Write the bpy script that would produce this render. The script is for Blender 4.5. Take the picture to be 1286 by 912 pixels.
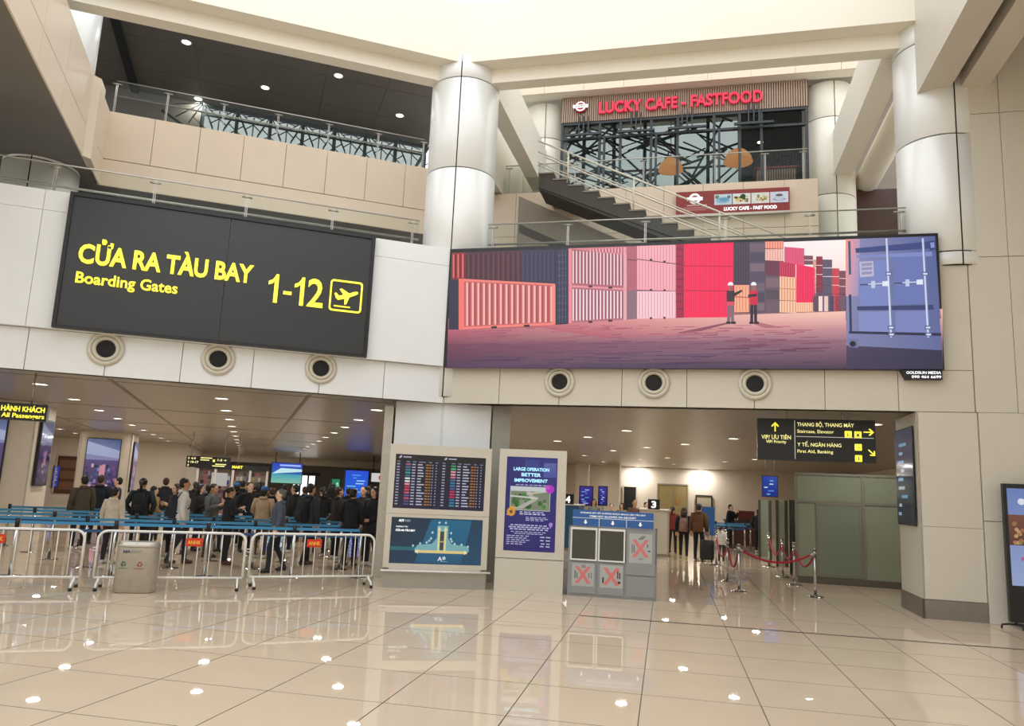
import bpy, math, random
from mathutils import Vector, Matrix
random.seed(7)
for o in list(bpy.data.objects): bpy.data.objects.remove(o)
SC = bpy.context.scene
COL = SC.collection
R_ = math.radians

# ------------------------------------------------------------------ camera, sky, exposure
F = 960.8; W, H = 1286, 912; EYE = 1.72
PITCH, ROLL = R_(9.376), R_(2.574)
fw = Vector((0, math.cos(PITCH), math.sin(PITCH)))
up0 = Vector((0, -math.sin(PITCH), math.cos(PITCH))); rt0 = Vector((1, 0, 0))
rt = math.cos(ROLL)*rt0 + math.sin(ROLL)*up0
up = -math.sin(ROLL)*rt0 + math.cos(ROLL)*up0
CAM = Vector((0, 0, EYE))
cam = bpy.data.cameras.new('camera'); cam.sensor_width = 36; cam.lens = 36*F/W
cam.clip_start = .05; cam.clip_end = 400
co = bpy.data.objects.new('camera', cam); COL.objects.link(co)
co.matrix_world = Matrix(((rt.x, up.x, -fw.x, 0), (rt.y, up.y, -fw.y, 0), (rt.z, up.z, -fw.z, EYE), (0, 0, 0, 1)))
SC.camera = co
wd = bpy.data.worlds.new('overcast_sky'); SC.world = wd; wd.use_nodes = True
bg = wd.node_tree.nodes['Background']; bg.inputs[0].default_value = (.955, 1, 1.05, 1); bg.inputs[1].default_value = 2.15
vs = SC.view_settings; vs.view_transform = 'Standard'; vs.look = 'None'; vs.gamma = 1; vs.exposure = 0
try: vs.use_curve_mapping = False
except Exception: pass

# ------------------------------------------------------------------ frames: the two hall facades meet at V
AL, AR = R_(18.83), R_(-14.0)
V = Vector((-1.27, 14.51, 0))
ML = Matrix.Translation(V) @ Matrix.Rotation(AL, 4, 'Z')     # local x along left facade (negative = left), y away from the atrium
MR = Matrix.Translation(V) @ Matrix.Rotation(AR, 4, 'Z')     # local x along right facade, y away from the atrium
MT = Matrix.Rotation(R_(-11.65), 4, 'Z')                     # floor tile grid
MI = Matrix.Identity(4)
def ray(x, y): return (x-643)/F*rt + (456-y)/F*up + fw
def surv(x, y, M, n):            # survey: photo position on the plane local y = n of a frame -> (x, z) in that frame
    I = M.inverted(); c = I @ CAM; d = I.to_3x3() @ ray(x, y)
    t = (n-c.y)/d.y; p = c + t*d; return p.x, p.z
def survz(x, y, M, z):           # survey: photo position on the height z -> (x, y) in that frame
    d = ray(x, y); p = CAM + d*((z-EYE)/d.z); p = M.inverted() @ p; return p.x, p.y
def project(p):
    d = p-CAM; w = d.dot(fw)
    return (None if w <= .05 else (643+F*d.dot(rt)/w, 456-F*d.dot(up)/w))

# ------------------------------------------------------------------ materials
def lin(c):
    if isinstance(c, str): c = [int(c[i:i+2], 16)/255 for i in (1, 3, 5)]
    return tuple(v/12.92 if v <= .04045 else ((v+.055)/1.055)**2.4 for v in c[:3])
MATS = {}
def mat(name, c, rough=.5, metal=0., spec=.5, var=.0, scale=6., emit=None, es=1., coat=0.):
    if name in MATS: return MATS[name]
    m = bpy.data.materials.new(name); m.use_nodes = True; nt = m.node_tree; p = nt.nodes['Principled BSDF']
    c = lin(c)
    p.inputs['Base Color'].default_value = (*c, 1); p.inputs['Roughness'].default_value = rough
    p.inputs['Metallic'].default_value = metal; p.inputs['Specular IOR Level'].default_value = spec
    p.inputs['Coat Weight'].default_value = coat
    if var > 0:
        tc = nt.nodes.new('ShaderNodeTexCoord'); nz = nt.nodes.new('ShaderNodeTexNoise'); nz.inputs['Scale'].default_value = scale
        nz.inputs['Detail'].default_value = 4
        rp = nt.nodes.new('ShaderNodeValToRGB')
        rp.color_ramp.elements[0].position = .3; rp.color_ramp.elements[1].position = .7
        rp.color_ramp.elements[0].color = (*[v*(1-var) for v in c], 1); rp.color_ramp.elements[1].color = (*[min(1, v*(1+var)) for v in c], 1)
        nt.links.new(tc.outputs['Object'], nz.inputs['Vector']); nt.links.new(nz.outputs['Fac'], rp.inputs['Fac'])
        nt.links.new(rp.outputs['Color'], p.inputs['Base Color'])
    if emit:
        p.inputs['Emission Color'].default_value = (*lin(emit), 1); p.inputs['Emission Strength'].default_value = es
    MATS[name] = m; return m
def print_mat(name, es, rough=.35, base=.0):
    m = bpy.data.materials.new(name); m.use_nodes = True; nt = m.node_tree; p = nt.nodes['Principled BSDF']
    a = nt.nodes.new('ShaderNodeVertexColor'); a.layer_name = 'Col'
    p.inputs['Roughness'].default_value = rough
    if es > 0:
        p.inputs['Base Color'].default_value = (.01, .01, .012, 1)
        nt.links.new(a.outputs['Color'], p.inputs['Emission Color']); p.inputs['Emission Strength'].default_value = es
    else: nt.links.new(a.outputs['Color'], p.inputs['Base Color'])
    MATS[name] = m; return m
def glass_mat(name, tint, gloss=.12, rough=.02, haze=None):
    m = bpy.data.materials.new(name); m.use_nodes = True; nt = m.node_tree; N = nt.nodes; N.clear()
    out = N.new('ShaderNodeOutputMaterial'); tr = N.new('ShaderNodeBsdfTransparent'); gl = N.new('ShaderNodeBsdfGlossy')
    tr.inputs[0].default_value = (*tint, 1); gl.inputs['Roughness'].default_value = rough; gl.inputs[0].default_value = (1, 1, 1, 1)
    fr = N.new('ShaderNodeLayerWeight'); fr.inputs[0].default_value = gloss
    mx = N.new('ShaderNodeMixShader'); nt.links.new(fr.outputs['Fresnel'], mx.inputs[0])
    src = tr
    if haze:
        df = N.new('ShaderNodeBsdfDiffuse'); df.inputs[0].default_value = (*lin(haze[0]), 1)
        tl = N.new('ShaderNodeBsdfTranslucent'); tl.inputs[0].default_value = (*lin(haze[0]), 1)
        ad = N.new('ShaderNodeMixShader'); ad.inputs[0].default_value = .4
        nt.links.new(df.outputs[0], ad.inputs[1]); nt.links.new(tl.outputs[0], ad.inputs[2])
        m2 = N.new('ShaderNodeMixShader'); m2.inputs[0].default_value = haze[1]
        nt.links.new(tr.outputs[0], m2.inputs[1]); nt.links.new(ad.outputs[0], m2.inputs[2]); src = m2
    nt.links.new(src.outputs[0], mx.inputs[1]); nt.links.new(gl.outputs[0], mx.inputs[2]); nt.links.new(mx.outputs[0], out.inputs[0])
    MATS[name] = m; return m

white_panel = mat('white_panel', '#e6e7e7', .45, var=.02, scale=1.2)
warm_panel = mat('warm_panel', '#cfc7b8', .42, var=.02, scale=1.2)
tan_panel = mat('tan_panel', '#dcc9b2', .4, var=.02, scale=1.5)
cream = mat('cream_paint', '#eae3d3', .6, var=.015, scale=.8)
joint = mat('joint_dark', '#9b9386', .8)
joint_pale = mat('joint_pale', '#b9b5ae', .8)
silver = mat('column_cladding', '#e2e1dc', .34, .12, var=.015, scale=1.5)
joint_black = mat('joint_black', '#1c1b1a', .8)
steel = mat('brushed_steel', '#b8b3ab', .36, .75, var=.06, scale=14)
chrome = mat('polished_steel', '#c6c6c6', .15, 1.)
skirt = mat('steel_skirting', '#8e8983', .35, .8, var=.05, scale=5)
dark_ceil = mat('dark_ceiling', '#77716a', .6, var=.06, scale=1.0)
dark_frame = mat('dark_frame', '#23292b', .45)
truss = mat('truss_steel', '#2c3a3d', .5)
black = mat('black_plastic', '#17181b', .4)
sign_black = mat('sign_black', '#2f3033', .35, var=.03, scale=2)
hang_black = mat('hanging_sign_black', '#101316', .3)
white_paint = mat('white_enamel', '#e9e7e2', .3)
beige = mat('beige_laminate', '#cdc6b8', .4, var=.02, scale=3)
greyp = mat('grey_laminate', '#8f9190', .4, var=.03, scale=4)
kick = mat('kick_grey', '#a29d92', .4, var=.03, scale=4)
hall_wall = mat('hall_wall', '#ddd3c4', .6, var=.02, scale=.7)
duct_m = mat('duct_cream', '#cdc6b5', .4)
yellow = mat('sign_yellow', '#f0e040', .5, emit='#f4ec48', es=.95)
yellow_pale = mat('sign_pale_yellow', '#f4ec9a', .5, emit='#f6f0a0', es=.8)
white_ink = mat('white_ink', '#f2f2f2', .5, emit='#f2f2f2', es=.35)
white_lit = mat('white_lit_letters', '#ffffff', .5, emit='#f4f6ff', es=.9)
red_letters = mat('red_letters', '#c2123a', .35, emit='#d8143f', es=.45)
red_tag = mat('red_tag', '#d23116', .45)
gold_ink = mat('gold_ink', '#f0c24a', .5)
belt_blue = mat('belt_blue', '#3b8ab8', .45)
belt_dark = mat('belt_dark_blue', '#274c77', .6)
rope_red = mat('rope_red', '#a3122a', .75)
brown_wall = mat('brown_panel', '#4a2f25', .4, var=.1, scale=2)
slat_wood = mat('slat_wood', '#a48a76', .6, var=.05, scale=8)
slat_back = mat('slat_back', '#5d4c41', .8)
maroon = mat('maroon_box', '#8c2f2c', .45)
conc = mat('stair_concrete', '#918679', .8, var=.06, scale=2)
stair_dark = mat('stair_dark', '#47423c', .7)
rail_cream = mat('rail_cream', '#d9d2c2', .35, .2)
lamp_em = mat('lamp_diffuser', '#ffffff', .5, emit='#fff4e0', es=6.)
blue_header = mat('blue_header', '#2c5da0', .45)
blue_booth = mat('blue_booth', '#2d5f86', .5)
bright_shop = mat('lit_shop', '#ffffff', .5, emit='#ffffff', es=1.1)
red_wall = mat('red_store', '#54302a', .5)
pr_emit = print_mat('led_picture', 1.0, .5)
pr_scr = print_mat('screen_picture', .75, .12)
pr_dim = print_mat('dim_screen_picture', .45, .08)
pr_flat = print_mat('flat_print', 0, .5)
g_rail = glass_mat('rail_glass', (.93, .95, .93), .14)
g_win = glass_mat('window_glass', (.86, .88, .87), .1)
g_far = glass_mat('outer_glass', (.5, .515, .5), .08)
g_frost = glass_mat('frosted_glass', (.7, .75, .68), .12, .1, ('#b4bdab', .6))
g_clear = glass_mat('bin_window', (.55, .56, .5), .2, .03, ('#8d8b7c', .45))

def floor_material():
    m = bpy.data.materials.new('polished_tile'); m.use_nodes = True; nt = m.node_tree; p = nt.nodes['Principled BSDF']
    tc = nt.nodes.new('ShaderNodeTexCoord'); nz = nt.nodes.new('ShaderNodeTexNoise'); nz.inputs['Scale'].default_value = 1.4; nz.inputs['Detail'].default_value = 5
    rp = nt.nodes.new('ShaderNodeValToRGB'); a, b = lin('#cdb9a0'), lin('#d6c3aa')
    rp.color_ramp.elements[0].color = (*a, 1); rp.color_ramp.elements[1].color = (*b, 1)
    nt.links.new(tc.outputs['Object'], nz.inputs['Vector']); nt.links.new(nz.outputs['Fac'], rp.inputs['Fac']); nt.links.new(rp.outputs['Color'], p.inputs['Base Color'])
    p.inputs['Roughness'].default_value = .016; p.inputs['Specular IOR Level'].default_value = .22
    return m
tile_m = floor_material()
def far_floor_material():
    m = bpy.data.materials.new('polished_tile_grid'); m.use_nodes = True; nt = m.node_tree; p = nt.nodes['Principled BSDF']
    tc = nt.nodes.new('ShaderNodeTexCoord'); mp = nt.nodes.new('ShaderNodeMapping'); mp.inputs['Location'].default_value = (.19, -5.1+.0, 0)
    br = nt.nodes.new('ShaderNodeTexBrick'); br.offset = 0; br.inputs['Scale'].default_value = 1
    br.inputs['Brick Width'].default_value = 1.0; br.inputs['Row Height'].default_value = 1.04; br.inputs['Mortar Size'].default_value = .006
    br.inputs['Color1'].default_value = (*lin('#d2bfa6'), 1); br.inputs['Color2'].default_value = (*lin('#cebba2'), 1); br.inputs['Mortar'].default_value = (*lin('#75695a'), 1)
    nt.links.new(tc.outputs['Object'], mp.inputs['Vector']); nt.links.new(mp.outputs['Vector'], br.inputs['Vector']); nt.links.new(br.outputs['Color'], p.inputs['Base Color'])
    p.inputs['Roughness'].default_value = .016; p.inputs['Specular IOR Level'].default_value = .22
    return m
far_floor = far_floor_material()
grout = mat('grout', '#6f6456', .8)
def slat_ceiling_material():
    m = bpy.data.materials.new('metal_slat_ceiling'); m.use_nodes = True; nt = m.node_tree; p = nt.nodes['Principled BSDF']
    tc = nt.nodes.new('ShaderNodeTexCoord'); wv = nt.nodes.new('ShaderNodeTexWave'); wv.bands_direction = 'Y'; wv.inputs['Scale'].default_value = 1.05
    rp = nt.nodes.new('ShaderNodeValToRGB'); rp.color_ramp.elements[0].position = .0; rp.color_ramp.elements[0].color = (*lin('#7c756c'), 1)
    rp.color_ramp.elements[1].position = .06; rp.color_ramp.elements[1].color = (*lin('#aba398'), 1)
    nt.links.new(tc.outputs['Object'], wv.inputs['Vector']); nt.links.new(wv.outputs['Fac'], rp.inputs['Fac']); nt.links.new(rp.outputs['Color'], p.inputs['Base Color'])
    p.inputs['Roughness'].default_value = .3; p.inputs['Metallic'].default_value = .35
    return m
slat_ceiling = slat_ceiling_material()

# ------------------------------------------------------------------ geometry helpers
class MB:
    def __init__(s): s.v = []; s.f = []; s.m = []; s.sm = []
    def add(s, vs, fs, m=0, smooth=False):
        b = len(s.v); s.v += [tuple(q) for q in vs]
        for f in fs: s.f.append([b+i for i in f]); s.m.append(m); s.sm.append(smooth)
        return s
    def box(s, x0, x1, y0, y1, z0, z1, m=0):
        x0, x1 = sorted((x0, x1)); y0, y1 = sorted((y0, y1)); z0, z1 = sorted((z0, z1))
        v = [(x, y, z) for z in (z0, z1) for y in (y0, y1) for x in (x0, x1)]
        return s.add(v, [(0, 2, 3, 1), (4, 5, 7, 6), (0, 1, 5, 4), (2, 6, 7, 3), (0, 4, 6, 2), (1, 3, 7, 5)], m)
    def prism(s, poly, y0, y1, m=0, plane='xz'):
        n = len(poly)
        def P(a, b, t): return (a, t, b) if plane == 'xz' else ((a, b, t) if plane == 'xy' else (t, a, b))
        v = [P(a, b, y0) for a, b in poly] + [P(a, b, y1) for a, b in poly]
        return s.add(v, [tuple(range(n)), tuple(range(2*n-1, n-1, -1))] + [(i, (i+1) % n, n+(i+1) % n, n+i) for i in range(n)], m)
    def tube(s, pts, r, seg=8, m=0, closed=False, smooth=True):
        pts = [Vector(p) for p in pts]; n = len(pts); rs = r if isinstance(r, (list, tuple)) else [r]*n
        vs = []; ref = None
        for i, p in enumerate(pts):
            a = pts[i-1] if (i > 0 or closed) else p; b = pts[(i+1) % n] if (i < n-1 or closed) else p
            d = (b-a); d = d.normalized() if d.length > 1e-9 else Vector((0, 0, 1))
            if ref is None: ref = Vector((0, 0, 1)) if abs(d.z) < .9 else Vector((1, 0, 0))
            x = ref - d*ref.dot(d)
            if x.length < 1e-6: x = d.orthogonal()
            x.normalize(); y = d.cross(x); ref = x
            for k in range(seg):
                t = 2*math.pi*k/seg; vs.append(p + (x*math.cos(t)+y*math.sin(t))*rs[i])
        fs = []
        for i in range(n if closed else n-1):
            j = (i+1) % n
            for k in range(seg): fs.append((i*seg+k, i*seg+(k+1) % seg, j*seg+(k+1) % seg, j*seg+k))
        s.add(vs, fs, m, smooth)
        if not closed:
            b = len(s.v)-n*seg
            s.f.append([b+k for k in range(seg-1, -1, -1)]); s.m.append(m); s.sm.append(False)
            s.f.append([b+(n-1)*seg+k for k in range(seg)]); s.m.append(m); s.sm.append(False)
        return s
    def lathe(s, prof, seg=24, c=(0, 0, 0), axis='z', m=0, a0=0, a1=2*math.pi, smooth=True):
        full = abs(a1-a0-2*math.pi) < 1e-6; k = seg if full else seg+1; vs = []
        for r, h in prof:
            for i in range(k):
                t = a0+(a1-a0)*i/seg; x, y = r*math.cos(t), r*math.sin(t)
                q = (x, y, h) if axis == 'z' else (x, h, y)
                vs.append((q[0]+c[0], q[1]+c[1], q[2]+c[2]))
        fs = []
        for j in range(len(prof)-1):
            for i in range(seg):
                a, b = j*k+i, j*k+(i+1) % k
                fs.append((a, b, b+k, a+k))
        return s.add(vs, fs, m, smooth)
    def build(s, name, mats, parent=None, mw=None, loc=None):
        me = bpy.data.meshes.new(name); me.from_pydata(s.v, [], s.f)
        if not isinstance(mats, (list, tuple)): mats = [mats]
        for q in mats: me.materials.append(q)
        me.polygons.foreach_set('material_index', s.m); me.polygons.foreach_set('use_smooth', s.sm); me.update()
        return link(name, me, parent, mw, loc)
def link(name, me, parent=None, mw=None, loc=None):
    o = bpy.data.objects.new(name, me); COL.objects.link(o)
    if parent is not None: o.parent = parent
    if mw is not None: o.matrix_world = mw
    if loc is not None: o.location = loc
    return o
def tag(o, label=None, cat=None, group=None, kind=None):
    if label: o['label'] = label
    if cat: o['category'] = cat
    if group: o['group'] = group
    if kind: o['kind'] = kind
    return o
def empty(name, M, x=0, y=0, z=0, rz=0):
    o = bpy.data.objects.new(name, None); COL.objects.link(o); o.empty_display_size = .1
    o.matrix_world = M @ Matrix.Translation((x, y, z)) @ Matrix.Rotation(rz, 4, 'Z'); return o
def struct(o, label=None): return tag(o, label, None, None, 'structure')
def copy_tree(o, parent=None):
    c = o.copy(); COL.objects.link(c)
    if parent is not None: c.parent = parent
    for ch in list(o.children): copy_tree(ch, c)
    return c
CUBES = {}
def piece(name, x0, x1, y0, y1, z0, z1, m, parent):         # one plain flat piece (panel, slat, tread) with slightly eased edges
    x0, x1 = sorted((x0, x1)); y0, y1 = sorted((y0, y1)); z0, z1 = sorted((z0, z1))
    b = min(.004, .2*min(x1-x0, y1-y0, z1-z0)); mb = MB()
    mb.box(x0, x1, y0+b, y1, z0, z1)
    mb.v[0] = mb.v[0]
    X0, X1, Z0, Z1 = x0+b, x1-b, z0+b, z1-b
    mb.add([(x0, y0+b, z0), (x1, y0+b, z0), (x1, y0+b, z1), (x0, y0+b, z1), (X0, y0, Z0), (X1, y0, Z0), (X1, y0, Z1), (X0, y0, Z1)],
           [(4, 5, 6, 7), (0, 1, 5, 4), (1, 2, 6, 5), (2, 3, 7, 6), (3, 0, 4, 7)])
    return mb.build(name, m, parent)
# lettering: built-in font turned into a thin mesh standing in the local xz plane, facing -y
def text(body, x, z, w, h, y, m, parent, name='lettering', bold=.0, depth=.004, align='L', slant=0.):
    cu = bpy.data.curves.new('t', 'FONT'); cu.body = body; cu.size = 1; cu.offset = bold; cu.resolution_u = 3
    cu.extrude = 0
    t = bpy.data.objects.new('t', cu); COL.objects.link(t); bpy.context.view_layer.update()
    me = bpy.data.meshes.new_from_object(t.evaluated_get(bpy.context.evaluated_depsgraph_get()))
    bpy.data.objects.remove(t); bpy.data.curves.remove(cu)
    if not me.vertices: return None
    xs = [q.co.x for q in me.vertices]; zs = [q.co.y for q in me.vertices]
    ax, bx = min(xs), max(xs); az, bz = min(zs), max(zs)
    sz = h/(bz-az); sx = (w/(bx-ax)) if w else sz
    ww = sx*(bx-ax); ox = x if align == 'L' else (x-ww/2 if align == 'C' else x-ww)
    fs = [tuple(p.vertices) for p in me.polygons]; n = len(me.vertices)
    front = [(ox+(q.co.x-ax)*sx+slant*(q.co.y-az)*sz, y-depth, z+(q.co.y-az)*sz) for q in me.vertices]
    bpy.data.meshes.remove(me)
    cnt = {}
    for f in fs:
        for i in range(len(f)):
            e = (f[i], f[(i+1) % len(f)]); cnt[e] = 1
    sides = [(a, b) for a, b in cnt if (b, a) not in cnt]
    back = [(a, y, c) for a, _, c in front]
    mb = MB(); mb.add(front+back, fs+[(b, a, a+n, b+n) for a, b in sides])
    return mb.build(name, m, parent)
class Print:                                                # flat picture: coloured polygons in the local xz plane
    def __init__(s): s.v = []; s.f = []; s.c = []; s.l = 0
    def poly(s, pts, c, layer=None):
        l = s.l if layer is None else layer; b = len(s.v)
        s.v += [(x, -.0006*l, z) for x, z in pts]; s.f.append(list(range(b, b+len(pts))))
        if isinstance(c, list): s.c += [lin(q) for q in c]
        else: s.c += [lin(c)]*len(pts)
        return s
    def rect(s, x0, x1, z0, z1, c, layer=None, c2=None):
        return s.poly([(x0, z0), (x1, z0), (x1, z1), (x0, z1)], c if c2 is None else [c, c, c2, c2], layer)
    def disc(s, x, z, r, c, layer=None, seg=14, rz=None):
        return s.poly([(x+r*math.cos(6.2832*i/seg), z+(rz or r)*math.sin(6.2832*i/seg)) for i in range(seg)], c, layer)
    def build(s, name, m, parent, y):
        me = bpy.data.meshes.new(name); me.from_pydata(s.v, [], s.f); me.materials.append(m)
        at = me.color_attributes.new('Col', 'FLOAT_COLOR', 'CORNER')
        i = 0; data = []
        for f in s.f:
            for k in f: data += [*s.c[k], 1.0]
        at.data.foreach_set('color', data)
        o = link(name, me, parent, None, (0, y, 0)); return o
def hexc(r, g, b): return '#%02x%02x%02x' % (int(max(0, min(255, r))), int(max(0, min(255, g))), int(max(0, min(255, b))))
def mixc(a, b, t):
    A = [int(a[i:i+2], 16) for i in (1, 3, 5)]; B = [int(b[i:i+2], 16) for i in (1, 3, 5)]
    return hexc(*[A[i]+(B[i]-A[i])*t for i in range(3)])

# ================================================================== STRUCTURE
# ---- floor: tile grid in frame MT, near tiles built one by one
TX, TY = 1.0, 1.04
TX0, TY0 = -.19, 5.1
cells = []; near = []
for i in range(-54, 26):
    for j in range(-18, 72):
        x0, y0 = TX0+i*TX, TY0+j*TY; c = (x0+TX/2, y0+TY/2)
        built = False
        if 3.2 < c[1] < 14.0:
            ok = False
            for ax in (0, .5, 1):
                for ay in (0, .5, 1):
                    q = project(MT @ Vector((x0+ax*TX, y0+ay*TY, 0)))
                    if q and -5 < q[0] < W+5 and 600 < q[1] < H+5: ok = True
            built = ok
        cells.append((i, j, built))
        if built: near.append((i, j))
near.sort(key=lambda q: (TX0+(q[0]+.5)*TX)**2+(TY0+(q[1]+.5)*TY)**2); near = set(near[:299])
mb = MB()
for i, j, _ in cells:
    x0, y0 = TX0+i*TX, TY0+j*TY; b = (i, j) in near; z = -.006 if b else 0
    mb.add([(x0, y0, z), (x0+TX, y0, z), (x0+TX, y0+TY, z), (x0, y0+TY, z)], [(0, 1, 2, 3)], 0 if b else 1)
mb.add([(-60, -20, -.008), (30, -20, -.008), (30, 82, -.008), (-60, 82, -.008)], [(0, 1, 2, 3)], 0)
floor = struct(mb.build('floor', [grout, far_floor], None, MT), 'polished beige stone tile floor')
g = .0045; a, b = TX/2-g, TY/2-g
tm = MB(); tm.add([(-a, -b, 0), (a, -b, 0), (a, b, 0), (-a, b, 0)], [(0, 1, 2, 3)], 0)
tm.add([(-a, -b, -.005), (a, -b, -.005), (a, b, -.005), (-a, b, -.005), (-a, -b, 0), (a, -b, 0), (a, b, 0), (-a, b, 0)], [(k, (k+1) % 4, 4+(k+1) % 4, 4+k) for k in range(4)]+[(3, 2, 1, 0)], 1)
tile0 = None
for i, j in sorted(near):
    if tile0 is None: tile0 = tm.build('tile', [tile_m, grout], floor); t = tile0
    else: t = tile0.copy(); COL.objects.link(t)
    t.location = (TX0+(i+.5)*TX, TY0+(j+.5)*TY, random.uniform(-.0004, 0))
strip = struct(MB().box(-1.18, 8.6, 11.245, 11.285, .0005, .0025).build('trim_1', joint_black, None, MT), 'black inlay strip across the tile floor')

# ---- left facade above the hall (frame ML, x negative to the left)
wl = struct(MB().box(-14, 0, .03, .5, 3.3, 6.25).box(-14, -.0, .5, 9.5, 5.5, 5.75).build('wall_left', joint_pale, None, ML), 'white panel facade over the boarding queue')
PW = 1.163
for k in range(12):
    piece('panel', -PW*(k+1)+.006, -PW*k-.006, 0, .03, 3.28, 3.968, white_panel, wl)
xs = [0, 2.326, 4.65, 7.02, 9.35, 11.7, 14]
for k in range(6):
    piece('panel', -xs[k+1]+.003, -xs[k]-(.003 if k else -.02), -.10, .03, 3.975, 5.948, white_panel, wl)
    piece('panel', -xs[k+1]+.003, -xs[k]-(.003 if k else -.02), -.10, .2, 5.952, 6.30, white_panel, wl)
# ---- right facade over the lane and the tall wall beside it (frame MR)
wr = struct(MB().box(0, 9.05, .03, .5, 3.3, 5.86).box(0, 9.05, .5, 9.5, 5.5, 5.75).box(9.05, 13, .03, .5, 3.3, 12.2)
            .box(8.23, 13, .03, 1.34, 0, 3.3).build('wall_right', joint, None, MR), 'warm white panel facade and pier beside the lane')
RW = 1.144
for k in range(8):
    x0 = max(.0, -.06+RW*k); x1 = -.06+RW*(k+1)
    if k == 7: x1 = 9.08
    piece('panel', x0+.005, x1-.005, 0, .03, 3.285, 3.968, warm_panel, wr)
for k in range(4): piece('panel', k*2.27+.003, (k+1)*2.27-.003, 0, .03, 3.975, 5.89, warm_panel, wr)
ux = [9.09, 9.70, 10.9, 12.1, 13.0]
for k in range(4):
    for z0, z1 in ((3.285, 5.89), (5.9, 8.45), (8.46, 10.2), (10.21, 12.2)):
        piece('panel', ux[k]+.004, ux[k+1]-.004, 0, .03, z0, z1, warm_panel, wr)
piece('panel', 8.2, 9.105, 0, .03, .30, 1.428, warm_panel, wr); piece('panel', 8.2, 9.105, 0, .03, 1.432, 3.275, warm_panel, wr)
piece('panel', 9.115, 9.9, -.05, .03, .0, 1.55, warm_panel, wr); piece('panel', 9.115, 9.9, -.05, .03, 1.56, 3.275, warm_panel, wr)
piece('panel', 9.91, 11.2, -.05, .03, 0, 3.275, warm_panel, wr); piece('panel', 11.21, 13, -.05, .03, 0, 3.275, warm_panel, wr)
ret = MB().prism([(0, .3), (1.36, .3), (1.36, 3.275), (0, 3.275)], 8.2, 8.228, plane='yz').build('panel', warm_panel, wr)
bb = MB().box(8.185, 9.11, -.012, .03, 0, .295).box(8.185, 8.215, -.012, 1.372, 0, .295).box(8.2, 9.11, 1.35, 1.372, 0, 3.27)
struct(bb.build('baseboard_right', skirt, None, MR), 'brushed steel skirting around the pier')

# ---- round columns: dark core with curved cladding shells
def column(M, x, y, r, zs, seams, label, shell=silver):
    o = struct(MB().lathe([(0, zs[0]), (r-.03, zs[0]), (r-.03, zs[-1]), (0, zs[-1])], 40).build('column', joint_black, None, M @ Matrix.Translation((x, y, 0))), label)
    for i in range(len(zs)-1):
        for k in range(len(seams)):
            a0 = seams[k]+.016; a1 = (seams[k+1] if k+1 < len(seams) else seams[0]+2*math.pi)-.016
            z0, z1 = zs[i]+.012, zs[i+1]-.012
            MB().lathe([(r-.035, z0), (r-.004, z0), (r, z0+.004), (r, z1-.004), (r-.004, z1), (r-.035, z1)], 22, a0=a0, a1=a1).build('cladding_panel', shell, o)
    return o
bis = (AL+AR)/2
MV = Matrix.Translation(V) @ Matrix.Rotation(bis, 4, 'Z')
column(MV, .06, .66, .71, [3.4, 5.98, 8.04, 9.99, 10.5], [R_(-97), R_(23), R_(143)], 'tall silver clad column where the two facades meet')
column(MR, 8.93, .64, .71, [5.76, 6.0, 8.1, 9.93, 10.5], [R_(-84), R_(40), R_(158)], 'tall silver clad column beside the right wall')
column(ML, -8.08, 3.6, .71, [5.76, 7.9, 9.6, 12.6], [R_(-92), R_(30), R_(150)], 'silver clad column under the projecting left balcony')
column(MR, .36, 6.65, .62, [5.76, 7.4, 9.5, 11.55, 12.6], [R_(-80), R_(40), R_(160)], 'silver clad column left of the cafe front', cream)
column(MR, 8.02, 6.65, .64, [5.76, 7.4, 9.5, 11.6, 12.6], [R_(-83), R_(40), R_(160)], 'silver clad column right of the cafe front', cream)

# ---- ring beams around the roof opening
def ring(M, x0, x1, name, label):
    o = struct(MB().box(x0, x1, 0, .36, 10.32, 11.62).box(x0, x1, .36, .68, 10.02, 11.62).build(name, cream, None, M), label); return o
ring(ML, -14, .0, 'trim_2', 'deep cream beam along the left edge of the roof opening')
ring(MR, .0, 8.53, 'trim_3', 'deep cream beam along the right edge of the roof opening')
struct(MB().prism([(-.235, -.03), (.235, -.03), (.32, .3), (-.32, .3)], 10.335, 11.62, plane='xy').build('trim_4', cream, None, MV), 'cream corner block joining the two ring beams')
struct(MB().box(8.46, 8.95, -18, .1, 8.95, 12.2).build('trim_5', warm_panel, None, MR), 'wide cream beam running out over the right wall')
struct(MB().box(9.12, 9.56, -18, .0, 8.95, 9.9).build('trim_6', warm_panel, None, MR), 'narrow cream beam beside the wide one')
struct(MB().box(8.95, 9.12, -18, .0, 9.5, 10.2).box(9.56, 17, -18, 0, 9.9, 10.2).build('trim_7', dark_ceil, None, MR), 'recess between the two beams, and soffit extended to shade the right side')  # soffit carried far out over the right side to block skylight
# cross beams running back to the cafe
cb = cream
struct(MB().box(.16, .52, .7, 9, 10.0, 11.15).build('trim_8', cb, None, MR), 'cream cross beam behind the corner column')
struct(MB().box(8.03, 8.5, .7, 9, 10.0, 11.15).build('trim_9', cb, None, MR), 'cream cross beam left of the right column')
struct(MB().box(-.85, -.45, 1.6, 9, 9.55, 11.1).build('trim_10', cb, None, MR), 'second cream cross beam behind the corner column')
tb = MB(); tb.tube([(9.0, 1.4, 10.15), (9.0, 9, 10.15)], .3, 20); struct(tb.build('trim_11', cb, None, MR), 'round cream duct beside the cross beam')

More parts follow.
